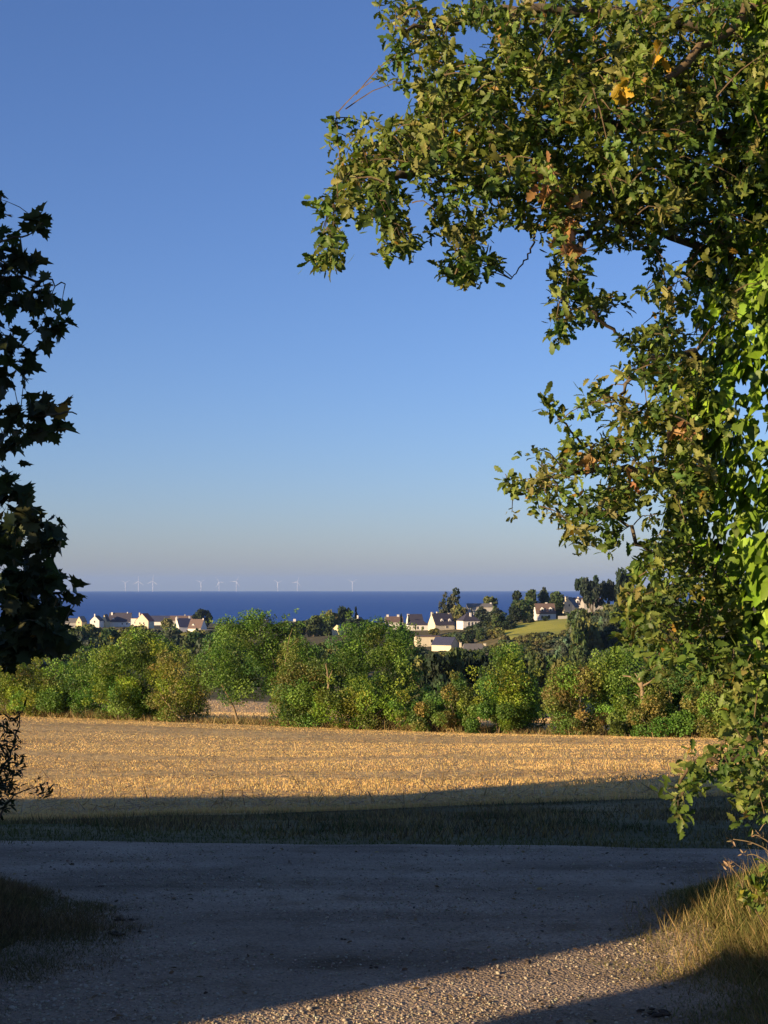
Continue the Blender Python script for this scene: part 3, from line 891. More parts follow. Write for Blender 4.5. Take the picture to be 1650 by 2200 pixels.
# ------------------------------------------------------------------ generic crowns for the hedge line and the far trees
def crown_cloud(clumps, n_leaf, leaf, cols, tmpl=DIAM, patch=0.25, up=0.3):
    """clumps: rows (x, y, z, r). Leaves sit in the shells of the clumps."""
    c = np.asarray(clumps, float)
    w = c[:, 3] ** 2; w /= w.sum()
    k = rng.choice(len(c), n_leaf, p=w)
    d = rand_unit(n_leaf)
    r = c[k, 3] * (0.55 + 0.5 * rng.uniform(0, 1, n_leaf) ** 0.5)
    P = c[k, :3] + d * r[:, None] * np.array([1, 1, .9])
    ctint = tints(len(c), cols, patch)
    t = np.clip(ctint[k] * (1 + 0.12 * rng.normal(size=(n_leaf, 1))) * (1 + .05 * rng.normal(size=(n_leaf, 3))), .004, .8)
    ax = unit(rng.normal(size=(n_leaf, 3)) + d * .6)
    nm = unit(d + rng.normal(size=(n_leaf, 3)) * .7 + np.array([0, 0, up]))
    return P, ax, nm, leaf * rng.uniform(.6, 1.3, n_leaf), t


def hull_clumps(w, h, n, z0, rmin, rmax, top=0.6, dep=None):
    """Clump centres filling an uneven dome w wide, from z0 to h."""
    out = []
    dep = dep or w
    while len(out) < n:
        x, y, z = rng.uniform(-1, 1, 3)
        if abs(x) ** 2.6 + y * y + abs(z) ** 3.2 > 1: continue
        r = rng.uniform(rmin, rmax)
        zz_ = z0 + (h - z0) * (z + 1) / 2
        sq = 1 - (0.25 * max(z, 0))
        out.append((x * sq * max(w / 2 - r * .8, .1), y * sq * max(dep / 2 - r * .8, .1), min(max(zz_, z0 + r * .5), h - r * .7), r))
    return out


def hedge_plant(name, label, cat, px0, px1, rtop, cols, z0=0.0, dy=0.0, leaf=.085, nleaf=4500, nclump=None, stems=4, group=None, dep=None, patch=.3, r=(.28, .5), trunk_px=None, trunk_r=.05, wood='bark'):
    pxc = (px0 + px1) / 2
    u = (pxc - CX) / F
    yc = 56.0 / (1 + 0.6 * u) + dy
    x = u * yc; zb = float(T(x, yc))
    w = (px1 - px0) / F * yc * 1.26
    h = at(pxc, rtop, yc)[2] - zb
    root = empty(name, (x, yc, zb))
    tag(root, label, cat, group)
    nleaf = int(nleaf * 2.7)
    cols = np.array(list(cols) + [(.13, .16, .03)]) * np.array([1.05, 1.24, 1.1])
    nc = nclump or max(12, int(10 * w * h / 2))
    cl = hull_clumps(w, h, nc, z0, r[0], r[1], dep=dep or min(w, 3.0))
    # a few shoots break the outline
    for k in range(max(4, int(w * 6))):
        cl.append((rng.uniform(-.5, .5) * w, rng.uniform(-.4, .4), h * rng.uniform(.3, 1.04), rng.uniform(.08, .2)))
    P, ax, nm, sz, t = crown_cloud(cl, nleaf, leaf, cols, patch=patch)
    tag(scatter('crown', DIAM, P, ax, nm, sz, t, M['leaf'], root), kind='stuff')
    tx = 0.0 if trunk_px is None else ((trunk_px - CX) / F * yc - x)
    for k in range(stems):
        b0 = np.array([tx + rng.normal() * .12 * (stems > 1), rng.normal() * .1, -.15])
        c = np.array(cl[rng.integers(0, nc)][:3]); c[2] = max(c[2], h * .5)
        mid = b0 * .6 + c * .4; mid[0] = b0[0] + (c[0] - b0[0]) * .25
        MB().tube(curve_pts([b0, mid, c], 8), np.linspace(trunk_r, .01, 8), 6).build('trunk' if stems < 3 else 'stem', M[wood], root, True)
    return root


YG = [(.17, .2, .022), (.21, .21, .028), (.13, .17, .022), (.2, .19, .033)]
GR = [(.09, .15, .026), (.115, .175, .03), (.075, .125, .024), (.14, .19, .035)]
DG = [(.06, .105, .026), (.075, .12, .03), (.05, .09, .022)]
BR = [(.18, .13, .042), (.2, .145, .045), (.16, .14, .036), (.14, .15, .032)]
RB = [(.16, .105, .04), (.17, .12, .042), (.14, .12, .038), (.11, .13, .033)]
HG = 'shrubs and small trees of the field hedge'
hedge_plant('shrub', 'yellow green bush at the left end of the field hedge', 'shrub', -30, 165, 1405, YG + BR[:1], nleaf=7000)
hedge_plant('shrub', 'dull green bush behind the maple next to the yellow green one', 'shrub', -180, -10, 1420, GR, nleaf=3000)
hedge_plant('shrub', 'dark green bush between yellow green and tall bright green bushes', 'shrub', 140, 275, 1392, DG + GR[:2], dy=.6, nleaf=5200)
hedge_plant('shrub', 'tall bright green bush with pale branch leaning at its foot', 'shrub', 195, 385, 1352, YG[:3] + GR[:2], dy=.2, nleaf=9000)
hedge_plant('shrub', 'bush with browning leaves right of the tall bright bush', 'shrub', 320, 442, 1395, BR + YG[:2], dy=-.3, nleaf=5200)
hedge_plant('tree', 'slender hedge tree with bare yellowish trunk above the gap', 'tree', 440, 605, 1312, GR + DG[:1], z0=1.0, dy=0, nleaf=8500, stems=1, trunk_px=516, trunk_r=.08, wood='pale_bark')
hedge_plant('sapling', 'thin leafy sapling poking up beside the slender hedge tree', 'tree', 575, 655, 1318, GR, z0=1.8, dy=1.2, nleaf=1500, r=(.14, .3), stems=2)
hedge_plant('shrub', 'reddish brown bush left of the dead grey pole', 'shrub', 588, 712, 1372, RB + BR + GR[:1], nleaf=6500)
hedge_plant('shrub', 'low green bush at the foot of the reddish brown bush', 'shrub', 585, 700, 1462, DG + GR, dy=-.9, nleaf=3000)
hedge_plant('tree', 'broad dense green hedge tree rising before the centre houses', 'tree', 700, 895, 1330, GR + DG, z0=.5, nleaf=12000, dy=.8, stems=2, trunk_r=.1)
hedge_plant('shrub', 'yellow green bush low in front of the broad hedge tree', 'shrub', 690, 870, 1455, YG + GR[:1], dy=-.9, nleaf=6000)
hedge_plant('shrub', 'low sprawling bramble filling the dip in the hedge', 'shrub', 860, 1010, 1508, GR + BR[:2], dy=-.4, nleaf=4000, r=(.2, .35))
hedge_plant('shrub', 'small brown tinged bush in the dip of the hedge', 'shrub', 948, 1025, 1448, BR + DG, nleaf=2400, r=(.2, .35))
hedge_plant('tree', 'small upright hedge tree just left of the dark gap', 'tree', 1028, 1150, 1385, GR + YG[:2], z0=.4, nleaf=5200, stems=1, trunk_r=.06)
hedge_plant('shrub', 'low green bush under the small upright hedge tree', 'shrub', 1000, 1130, 1510, GR + YG[:1], dy=-.7, nleaf=3200, r=(.2, .35))
hedge_plant('shrub', 'rusty red and green bush right of the dark gap', 'shrub', 1155, 1310, 1425, RB[:2] + BR + GR, nleaf=7000)
hedge_plant('shrub', 'tall green bush beside the dead stump', 'shrub', 1270, 1400, 1395, GR + YG[:1], dy=.7, nleaf=6500)
hedge_plant('shrub', 'green bush right of the dead stump', 'shrub', 1385, 1520, 1398, GR + DG + BR[2:3], dy=.3, nleaf=7000)
hedge_plant('shrub', 'mixed green bush partly behind the hanging oak leaves', 'shrub', 1490, 1630, 1410, GR + BR[1:], nleaf=6000, dy=.2)
hedge_plant('shrub', 'brown withered bush at the right end of the hedge', 'shrub', 1560, 1700, 1425, RB + BR, nleaf=4500, dy=-.4)
hedge_plant('shrub', 'dark green bush where the hedge leaves the frame on the right', 'shrub', 1660, 1820, 1415, GR, nleaf=3000)
hedge_plant('shrub', 'brown bramble at the foot of the rusty red bush', 'shrub', 1250, 1420, 1535, BR + RB, dy=-.9, nleaf=2600, r=(.18, .3))


for px0, px1, top, cols, dy, lab in [(-20, 130, 1400, YG + BR[1:2], 1.2, 'pale yellow green bush behind the one at the left end of the hedge'), (100, 230, 1425, DG + GR, 1.6, 'dark bush filling in behind the left part of the hedge'),
                                     (255, 440, 1440, DG + GR + BR[3:], 1.8, 'shaded bush filling in behind the browning bush'), (590, 720, 1420, GR + BR[3:], 1.6, 'green bush behind the reddish brown bush'),
                                     (880, 1000, 1490, DG + GR, 1.2, 'dark low bush behind the bramble in the dip'), (1060, 1160, 1470, GR + DG, 1.3, 'green bush behind the small upright hedge tree'),
                                     (1290, 1460, 1425, GR + YG[:1], 1.8, 'leafy green bush behind the dead stump'), (1440, 1600, 1415, GR + DG + YG[:1], 1.7, 'leafy green bush behind the green ones right of the stump'),
                                     (40, 190, 1480, YG + GR, -.7, 'low yellowish bush at the hedge foot near the left edge'), (200, 330, 1470, GR + YG[:1], -.8, 'low green bush before the tall bright bush'), (1335, 1480, 1496, GR + BR, -.9, 'low mixed bush around the foot of the dead stump'), (1480, 1600, 1480, GR + BR, -.7, 'low mixed bush before the one behind the oak leaves')]:
    hedge_plant('shrub', lab, 'shrub', px0, px1, top, cols, dy=dy, nleaf=4200)


def hedge_pt(px, row, dy=0.0):
    u = (px - CX) / F
    return at(px, row, 56.0 / (1 + .6 * u) + dy)


def wood_piece(name, label, cat, rows, mat='pale_bark', forks=(), dy=-1.0):
    P = [hedge_pt(a, b, dy) for a, b, _ in rows]
    root = empty(name, P[0])
    tag(root, label, cat)
    C = curve_pts(P, 5 * len(P)) - P[0]
    C[1:-1] += rng.normal(size=(len(C) - 2, 3)) * .015
    MB().tube(C, np.interp(np.linspace(0, 1, len(C)), np.linspace(0, 1, len(rows)), [r for _, _, r in rows]), 7).build('stem', M[mat], root, True)
    for fk in forks:
        Q = np.array([hedge_pt(a, b, dy) for a, b, _ in fk]) - P[0]
        MB().tube(curve_pts(Q, 8), np.linspace(fk[0][2], fk[-1][2], 8), 6).build('branch', M[mat], root, True)
    return root


wood_piece('dead_branch', 'pale bare branch leaning out of the hedge towards the stubble', 'branch', [(393, 1548, .05), (370, 1525, .045), (345, 1492, .02)])
wood_piece('dead_pole', 'pale dead forked stem standing before the broad hedge tree', 'branch', [(708, 1500, .05), (705, 1465, .045), (701, 1425, .015)], forks=[[(706, 1460, .03), (714, 1440, .01)]])
wood_piece('dead_stump', 'bleached dead stump with splayed stubs in the right part of the hedge', 'stump', [(1386, 1560, .1), (1382, 1520, .085), (1378, 1470, .07), (1374, 1455, .05)],
           forks=[[(1378, 1476, .06), (1360, 1456, .04), (1338, 1452, .015)], [(1380, 1474, .05), (1395, 1466, .03), (1408, 1455, .012)], [(1376, 1464, .04), (1364, 1446, .01)], [(1381, 1490, .03), (1398, 1485, .01)], [(1380, 1500, .03), (1362, 1490, .008)], [(1377, 1462, .03), (1384, 1446, .008)]], dy=-.3)
wood_piece('dead_sapling', 'thin bare branching sapling left of the frame edge in the hedge', 'branch', [(1582, 1500, .04), (1580, 1450, .03), (1578, 1405, .01)], forks=[[(1581, 1470, .015), (1560, 1430, .005)], [(1581, 1465, .015), (1610, 1440, .005)]])
wood_piece('bare_sapling', 'thin dry twiggy stem above the reddish brown bush', 'branch', [(612, 1430, .02), (618, 1390, .015), (628, 1350, .005)], forks=[[(618, 1395, .01), (640, 1375, .004)]], dy=-.6)


# unseen trees added round the viewpoint to block sky light and shade the maple
for name, lab, (x, y), w, h, z0, nl in [('blocker_tree', 'unseen tall tree added left behind the viewpoint to block sky light', (-6.2, -5.2), 6.5, 13, 6.3, 11000),
                                        ('blocker_tree', 'unseen tall tree added right behind the viewpoint to block sky light', (4.2, -3.6), 8.0, 13, 5.6, 13000),
                                        ('blocker_tree', 'unseen tall tree added further back behind the viewpoint to block sky light', (-1.0, -8.5), 9.0, 13, 6.4, 13000),
                                        ('blocker_tree', 'unseen bushy tree added in the clipped hedge to shade the maple', (-10.3, 2.7), 3.6, 8, 1.2, 7000)]:
    root = empty(name, (x, y, float(T(x, y))))
    tag(root, lab, 'tree')
    cl = hull_clumps(w, h, 60, z0, .5, 1.0)
    P, ax, nm, sz, t = crown_cloud(cl, nl, .22, GR)
    tag(scatter('crown', DIAM, P, ax, nm, sz, t, M['leaf'], root), kind='stuff')
    MB().tube([(0, 0, -.2), (.1, 0, h * .4), (0, .1, h * .8)], [.2, .16, .05], 10).build('trunk', M['bark'], root, True)


# ------------------------------------------------------------------ far trees: a few shared meshes, each tree an object with trunk and crown
def unit_tree(kind, seed):
    global rng
    keep = rng; rng = np.random.default_rng(seed)
    n = 1700; leaf = .078; cols = [(.045, .07, .025), (.055, .08, .03), (.035, .055, .022), (.07, .085, .03)]
    if kind == 'round':
        cl = hull_clumps(.95, 1.0, 26, .16, .12, .2)
    elif kind == 'tall':
        cl = hull_clumps(.62, 1.0, 24, .12, .1, .17)
    elif kind == 'olive':
        cl = hull_clumps(.95, 1.0, 26, .12, .12, .2); cols = [(.085, .085, .03), (.1, .1, .035), (.07, .08, .03)]
    elif kind == 'dark':
        cl = hull_clumps(.9, 1.0, 26, .1, .12, .2); cols = [(.022, .035, .02), (.03, .045, .025), (.02, .03, .02)]
    elif kind == 'grey':
        cl = hull_clumps(.9, 1.0, 26, .1, .1, .18); cols = [(.05, .07, .045), (.06, .08, .05), (.045, .06, .04)]
    elif kind == 'pine':
        cl = [(rng.normal() * .26, rng.normal() * .26, rng.uniform(.55, .93), rng.uniform(.08, .15)) for _ in range(20)]
        cl += [(rng.uniform(-.4, .4), rng.uniform(-.3, .3), rng.uniform(.4, .6), .07) for _ in range(5)]
        cols = [(.025, .04, .03), (.035, .05, .035)]; leaf = .07
    elif kind == 'wispy':
        cl = []
        for _ in range(16):
            a = rng.uniform(0, 6.28); z = rng.uniform(.35, .95)
            q = rng.uniform(.1, .42) * (1.15 - .5 * z)
            cl.append((q * math.cos(a), q * math.sin(a), z, rng.uniform(.06, .12)))
        cl += hull_clumps(.7, .6, 12, .05, .1, .17)
        cols = [(.05, .06, .035), (.06, .07, .04), (.04, .05, .03)]; n = 1300; leaf = .062
    elif kind == 'cone':
        cl = []
        for _ in range(24):
            z = rng.uniform(.06, .95); a = rng.uniform(0, 6.28); q = .32 * (1 - z) * rng.uniform(.3, 1)
            cl.append((q * math.cos(a), q * math.sin(a), z, .05 + .09 * (1 - z)))
        cols = [(.015, .025, .018), (.022, .035, .022)]
    elif kind == 'bush':
        cl = hull_clumps(1.0, 1.0, 16, .0, .18, .28); n = 900; leaf = .12; cols = [(.085, .085, .035), (.1, .085, .04), (.07, .08, .03)]
    P, ax, nm, sz, t = crown_cloud(cl, n, leaf, np.array(cols) * (1.15 if kind in ('dark', 'cone', 'pine') else 1.5), CARD, patch=.22)
    tv, tf = CARD
    Mx = frames(ax, nm)
    V_ = (np.einsum('nij,nkj->nki', Mx, tv[None] * sz[:, None, None]) + P[:, None, :]).reshape(-1, 3)
    off = (np.arange(n) * 4)[:, None, None]
    crown = np_mesh('crown', V_, [(tf[0][None] + off).reshape(-1, 4)], M['far_leaf'], np.repeat(t, 4, 0))
    tm = MB().tube([(0, 0, -.08), (.01, 0, .25), (0, .01, .6)], [.04, .03, .012], 6)
    for k in range(5):
        c = cl[rng.integers(0, len(cl))]
        tm.tube([(0, 0, .2), (c[0] * .5, c[1] * .5, c[2] * .7), c[:3]], [.022, .014, .005], 4)
    trunk = tm.mesh('trunk', M['bark'])
    rng = keep
    return crown, trunk


KINDS = ['round', 'tall', 'olive', 'dark', 'grey', 'pine', 'wispy', 'cone', 'bush']
UT = {k: [unit_tree(k, 100 + 10 * i + j) for j in range(3 if k in ('round', 'grey', 'olive', 'dark', 'bush') else 2)] for i, k in enumerate(KINDS)}


def far_tree(px, d, top_row, wpx, kind, label, group=None, hmin=2.5, name=None, base_row=None):
    x = (px - CX) / F * d
    zb = float(T(x, d)) if base_row is None else float(at(px, base_row, d)[2])
    h = max(at(px, top_row, d)[2] - zb, hmin)
    w = wpx * d / F
    root = empty(name or {'bush': 'bush', 'pine': 'pine_tree', 'cone': 'conifer'}.get(kind, 'tree'), (x, d, zb - .2), float(rng.uniform(0, 6.28)))
    root.scale = (w, w, h)
    tag(root, label, 'bush' if kind == 'bush' else 'tree', group)
    cr, tr = UT[kind][int(rng.integers(0, len(UT[kind])))]
    link(bpy.data.objects.new('crown', cr), root)
    link(bpy.data.objects.new('trunk', tr), root)
    return root


ADJ = {'grey': 'grey green', 'round': 'mid green', 'olive': 'olive coloured', 'dark': 'very dark', 'bush': 'brownish green'}


def wood(n, px0, px1, d0, d1, h0, h1, wpx, kinds, label, group, ceil=None):
    for i in range(n):
        f = (i + rng.uniform(.2, .8)) / n
        px = px0 + (px1 - px0) * ((f * 7.3) % 1.0 if n > 8 else f)
        d = d0 + (d1 - d0) * rng.uniform()
        x = (px - CX) / F * d
        zb = float(T(x, d)); h = rng.uniform(h0, h1)
        top = project(np.array([x, d, zb + h]))[1]
        if ceil is not None:
            top = max(top, float(np.interp(px, [c[0] for c in ceil], [c[1] for c in ceil])) + rng.uniform(-2, 6))
        kd = str(rng.choice(kinds))
        third = ('left', 'middle', 'right')[min(2, int(3 * (px - px0) / (px1 - px0)))]
        depth = 'front' if d < (d0 + d1) / 2 else 'back'
        far_tree(px, d, float(top), wpx * rng.uniform(.75, 1.25), kd, f'{ADJ[kd]} {label}, {third} part, {depth} row', group)


wood(52, 90, 470, 420, 620, 9, 13, 62, ['grey', 'grey', 'round', 'olive'], 'tree in the wood below the seaside houses', 'trees of the wood below the seaside houses', [(90, 1340), (200, 1339), (300, 1341), (380, 1349), (470, 1357)])
wood(34, 850, 1215, 150, 188, 6, 8.5, 78, ['dark', 'dark', 'olive', 'round'], 'tree in the wood behind the hedge dip', 'trees of the dark wood behind the hedge', [(850, 1405), (900, 1410), (960, 1392), (1050, 1396), (1120, 1410), (1215, 1412)])
wood(30, 430, 760, 230, 330, 7, 10, 80, ['grey', 'dark', 'round'], 'tree in the valley behind the slender hedge tree', 'trees of the valley behind the hedge', [(430, 1362), (560, 1360), (620, 1370), (690, 1378), (760, 1380)])
wood(22, 590, 800, 640, 800, 8, 12, 44, ['grey', 'round', 'dark'], 'tree in the copse left of the centre houses', 'trees of the copse by the sea', [(590, 1340), (640, 1335), (680, 1322), (730, 1318), (790, 1335)])
wood(34, 860, 1110, 440, 500, 6, 9, 46, ['grey', 'round', 'olive', 'dark'], 'garden tree below the centre houses', 'trees among the centre houses', [(860, 1390), (900, 1392), (950, 1402), (985, 1408), (1040, 1408), (1060, 1380), (1110, 1372)])
wood(14, 990, 1090, 560, 640, 7, 10, 34, ['grey', 'dark', 'round'], 'garden tree right of the steep gabled house', 'trees right of the steep gabled house', [(990, 1352), (1030, 1338), (1060, 1318), (1090, 1330)])
wood(48, 1235, 1480, 310, 430, 9, 13, 66, ['grey', 'grey', 'olive', 'round'], 'tree on the wooded slope right of the meadow', 'trees of the wooded slope', [(1215, 1345), (1240, 1310), (1262, 1296), (1300, 1292), (1345, 1275), (1480, 1260)])
wood(34, 1075, 1245, 430, 500, 2.5, 4.5, 34, ['bush', 'bush', 'olive', 'grey'], 'scrub along the lower edge of the meadow', 'scrub below the meadow', [(1075, 1358), (1140, 1352), (1190, 1356), (1245, 1352)])
wood(40, 1095, 1350, 290, 400, 5, 8, 50, ['grey', 'round', 'olive', 'grey'], 'small tree in the hollow below the meadow', 'trees of the bushy hollow', [(1095, 1388), (1150, 1398), (1200, 1385), (1225, 1352), (1350, 1330)])
wood(18, 930, 1085, 555, 620, 3, 5, 26, ['grey', 'dark', 'round', 'olive'], 'garden shrub tree between the village houses', 'trees between the village houses', [(930, 1356), (960, 1356), (990, 1353), (1040, 1350), (1085, 1348)])
wood(14, 1045, 1100, 520, 600, 4, 7, 30, ['grey', 'round', 'olive'], 'tree at the left end of the meadow', 'trees left of the meadow', [(1045, 1345), (1075, 1346), (1100, 1362)])
wood(26, 455, 720, 820, 930, 6, 10, 34, ['grey', 'round', 'dark', 'olive'], 'tree on the coastal rise behind the slender hedge tree', 'trees of the coastal rise', [(455, 1348), (540, 1342), (600, 1338), (650, 1332), (720, 1330)])
wood(10, 1330, 1640, 600, 660, 10, 14, 50, ['dark', 'grey'], 'tall tree on the crest behind the oak', 'trees of the crest', [(1330, 1250), (1640, 1240)])
for px, d, top, w, k, lab in [
    (968, 730, 1263, 62, 'wispy', 'tall wispy tree with ragged open crown breaking the sea horizon'),
    (948, 725, 1285, 34, 'wispy', 'smaller ragged tree leaning left of the tall wispy tree'),
    (985, 712, 1300, 44, 'olive', 'olive bush tree below the tall wispy tree'),
    (1052, 760, 1283, 52, 'round', 'rounded dark tree against the sea behind the long grey roof'),
    (1034, 705, 1303, 40, 'grey', 'greyish spreading tree in front of the long grey roof'),
    (1066, 700, 1306, 48, 'grey', 'greyish tree right of the long grey roof'),
    (1112, 635, 1268, 40, 'dark', 'dark tree with ragged top at the left of the white dormer house'),
    (1125, 605, 1290, 66, 'round', 'big dense tree beside the white dormer house'),
    (1105, 600, 1302, 44, 'dark', 'dark dense tree left of the meadow'),
    (1145, 650, 1268, 40, 'round', 'rounded tree behind the white dormer house'),
    (1168, 655, 1262, 30, 'grey', 'pale topped tree rising highest behind the white dormer house'),
    (1195, 640, 1272, 40, 'round', 'bushy tree right behind the white dormer house'),
    (1200, 618, 1302, 24, 'dark', 'dark conifer like tree right of the white dormer house'),
    (1140, 596, 1318, 18, 'dark', 'dark shrub by the front wall of the white dormer house'),
    (1172, 594, 1324, 20, 'dark', 'low dark shrub under the windows of the white dormer house'),
    (1216, 612, 1314, 20, 'grey', 'small grey shrub behind the pale garden wall'),
    (1272, 560, 1237, 54, 'pine', 'broad umbrella pine on the crest with gaps in its crown'),
    (1305, 570, 1246, 40, 'pine', 'second dark pine close to the right of the umbrella pine'),
    (1342, 560, 1222, 60, 'dark', 'tall dark tree on the crest partly behind the oak'),
    (740, 760, 1303, 46, 'dark', 'dark tree in the copse with rounded top against the sea'),
    (765, 765, 1302, 22, 'cone', 'dark conifer at the right end of the copse'),
    (715, 750, 1312, 40, 'olive', 'lighter tree at the left shoulder of the copse'),
    (690, 740, 1322, 44, 'grey', 'pale green tree sloping down the left of the copse'),
    (430, 1000, 1309, 40, 'dark', 'dark clump of tree standing on the coast left of centre'),
    (448, 1000, 1312, 24, 'dark', 'smaller dark tree touching the coastal clump'),
    (362, 900, 1326, 32, 'olive', 'olive coloured tree between the cream gable and the blue roof'),
    (862, 720, 1317, 14, 'cone', 'small dark conifer behind the white chimneys'),
    (878, 715, 1322, 12, 'cone', 'smaller dark conifer right of the white chimneys'),
    (1013, 700, 1304, 12, 'cone', 'dark pointed conifer behind the pyramid roof'),
    (996, 540, 1360, 22, 'tall', 'narrow tree right of the purple roofed house'),
    (1010, 545, 1352, 26, 'dark', 'dark dense garden tree behind the grey hipped roof'),
    (1032, 540, 1350, 24, 'round', 'rounded garden tree above the grey hipped roof'),
    (932, 640, 1349, 26, 'olive', 'olive hedge mound before the steep gabled house'),
    (1008, 600, 1346, 34, 'dark', 'dark shrubbery mound below the pyramid roofed house'),
    (858, 560, 1352, 30, 'grey', 'grey green tree left of the flat roofed house'),
    (820, 700, 1338, 30, 'grey', 'grey tree between the broad hedge tree and the white villa'),
]:
    far_tree(px, d, top, w, k, lab)


# ------------------------------------------------------------------ houses
def house(name, label, px, row, d, L, W, hw, hr, rz, wall='white', roof='slate', hip=0.0, flat=False, chim=(), dorm=(), wins=(), gwins=(), base=3.0, wins_back=False):
    """L ridge length, W depth in metres; chim rows (x fraction, y fraction, height above ridge, width); dorm/wins x fractions."""
    p = at(px, row, d)
    root = empty(name, p, rz)
    tag(root, label, 'house')
    a, b = L / 2, W / 2
    m = MB()
    if flat or hip > 0:
        m.box((-a, -b, -base), (a, b, hw))
    else:
        v = []
        for sx in (-a, a):
            v += [(sx, -b, -base), (sx, b, -base), (sx, b, hw), (sx, 0, hw + hr), (sx, -b, hw)]
        m.add(v, [(0, 4, 3, 2, 1), (5, 6, 7, 8, 9), (0, 1, 6, 5), (1, 2, 7, 6), (2, 3, 8, 7), (3, 4, 9, 8), (4, 0, 5, 9)])
    m.build('wall', M['wall_' + wall], root)
    r = MB()
    if flat:
        r.box((-a - .3, -b - .3, hw + .003), (a + .3, b + .3, hw + .35))
    else:
        e, t = .3, .18
        sl = hr / b
        if hip > 0:
            k = a * hip
            z0 = hw - e * sl * .3
            v = [(-a - e, -b - e, z0), (a + e, -b - e, z0), (a + e, b + e, z0), (-a - e, b + e, z0), (-a + k, 0, hw + hr), (a - k, 0, hw + hr)]
            v += [(x, y, z - .15) for x, y, z in v[:4]]
            r.add(v, [(0, 1, 5, 4), (1, 2, 5), (2, 3, 4, 5), (3, 0, 4), (6, 9, 8, 7), (0, 6, 7, 1), (1, 7, 8, 2), (2, 8, 9, 3), (3, 9, 6, 0)])
        else:
            for sy in (-1, 1):
                v = []
                for sx in (-a - .12, a + .12):
                    v += [(sx, sy * (b + e), hw - e * sl + .02), (sx, 0, hw + hr + .02), (sx, 0, hw + hr + .02 + t), (sx, sy * (b + e), hw - e * sl + .02 + t)]
                r.add(v, [(0, 1, 2, 3), (7, 6, 5, 4), (0, 4, 5, 1), (3, 2, 6, 7), (0, 3, 7, 4), (1, 5, 6, 2)])
    r.build('roof', M['roof_' + roof], root)
    for cf in chim:
        xf_, yf_, hh_, ww_ = cf[:4]
        x, y = xf_ * a, yf_ * b
        zb_ = hw + hr * (1 - abs(yf_)) - .8 if not flat else hw - .3
        c = MB().box((x - ww_ / 2, y - .35, zb_), (x + ww_ / 2, y + .35, hw + hr + hh_)).build('chimney', M['wall_' + (cf[4] if len(cf) > 4 else wall)], root)
        MB().box((x - ww_ / 2 - .06, y - .41, hw + hr + hh_ + .003), (x + ww_ / 2 + .06, y + .41, hw + hr + hh_ + .15)).build('chimney_cap', M['wall_grey'], c)
    for xf_ in dorm:
        x = xf_ * a
        yb = -b * .78; z0_ = hw + .2; zt_ = hw + 1.9
        q = MB().add([(x - .75, yb, z0_), (x + .75, yb, z0_), (x + .75, yb, zt_), (x, yb, zt_ + .7), (x - .75, yb, zt_), (x - .75, 0, z0_), (x + .75, 0, z0_), (x + .75, 0, zt_), (x, 0, zt_ + .7), (x - .75, 0, zt_)],
                     [(0, 1, 2, 3, 4), (0, 5, 6, 1), (1, 6, 7, 2), (2, 7, 8, 3), (3, 8, 9, 4), (4, 9, 5, 0)]).build('dormer', M['wall_white'], root)
        MB().box((x - .4, yb - .03, z0_ + .5), (x + .4, yb - .003, zt_ - .2)).build('window', M['glass'], q)
    for w_ in wins:
        xf_, z_, ww_, wh_ = w_
        x = xf_ * a
        f_ = MB().box((x - ww_ / 2 - .1, -b - .06, z_ - .1), (x + ww_ / 2 + .1, -b + .02, z_ + wh_ + .1)).build('window', M['trim'], root)
        MB().box((x - ww_ / 2, -b - .085, z_), (x + ww_ / 2, -b - .063, z_ + wh_)).build('pane', M['glass'], f_)
    for s_, yf_, z_, ww_, wh_ in gwins:
        y = yf_ * b
        f_ = MB().box((s_ * a - .06 if s_ < 0 else a - .02, y - ww_ / 2 - .1, z_ - .1), (-a + .02 if s_ < 0 else a + .06, y + ww_ / 2 + .1, z_ + wh_ + .1)).build('window', M['trim'], root)
        x0 = s_ * (a + .073)
        MB().box((x0 - .011, y - ww_ / 2, z_), (x0 + .011, y + ww_ / 2, z_ + wh_)).build('pane', M['glass'], f_)
    return root


G90 = R(90)
# by the sea, left
house('house', 'white chimneyed house mostly behind the maple at the sea', 122, 1340, 1000, 9, 7, 3, 3, .1, chim=[(-.7, 0, 1.2, 1.2), (.5, 0, 1.2, 1)])
house('house', 'low grey roofed house right of the maple leaves', 152, 1343, 1000, 9, 6, 2, 2.6, .1, 'grey', 'slate_grey')
house('house', 'small pale yellow gable left of the white gable', 175, 1342, 1000, 9, 4.2, 2.2, 3.6, G90 - .2, 'yellow', 'slate_grey', gwins=[(-1, 0, 1, .8, 1.2)])
house('house', 'white gabled house with a wide chimney by the sea', 208, 1341, 1000, 9, 6.8, 2.6, 3.2, G90 - .15, 'white', 'slate', chim=[(-.93, 0, 1.4, .9)], gwins=[(-1, 0, 1.2, .9, 1.3)])
house('house', 'narrow pointed yellow gable beside the white gabled house', 227, 1341, 1010, 8, 3.8, 2.6, 4.2, G90 - .1, 'yellow', 'slate', gwins=[(-1, 0, 1.3, .8, 1.3)])
house('house', 'long dark slate roof with two white chimneys by the sea', 259, 1344, 1020, 16, 9, 3.0, 6.0, -.06, 'white', 'slate', chim=[(-.75, -.2, .4, 1.2), (.62, 0, .6, .6)], dorm=[-.55], wins=[(.3, .8, 1, 1.3), (.7, .8, 1, 1.3)])
house('house', 'large cream gable with red ridge facing the sun', 311, 1347, 980, 10, 9.6, 4.2, 5.0, G90 - .25, 'cream', 'red', chim=[(-.8, .4, .6, 1.6)], gwins=[(-1, -.3, 2, .9, 1.3), (-1, .3, 2, .9, 1.3)])
house('house', 'white annex left of the large cream gable', 292, 1344, 985, 6, 6, 5.0, .3, 0, 'white', 'slate', flat=True, wins=[(0, 1.5, 1, 1.3)])
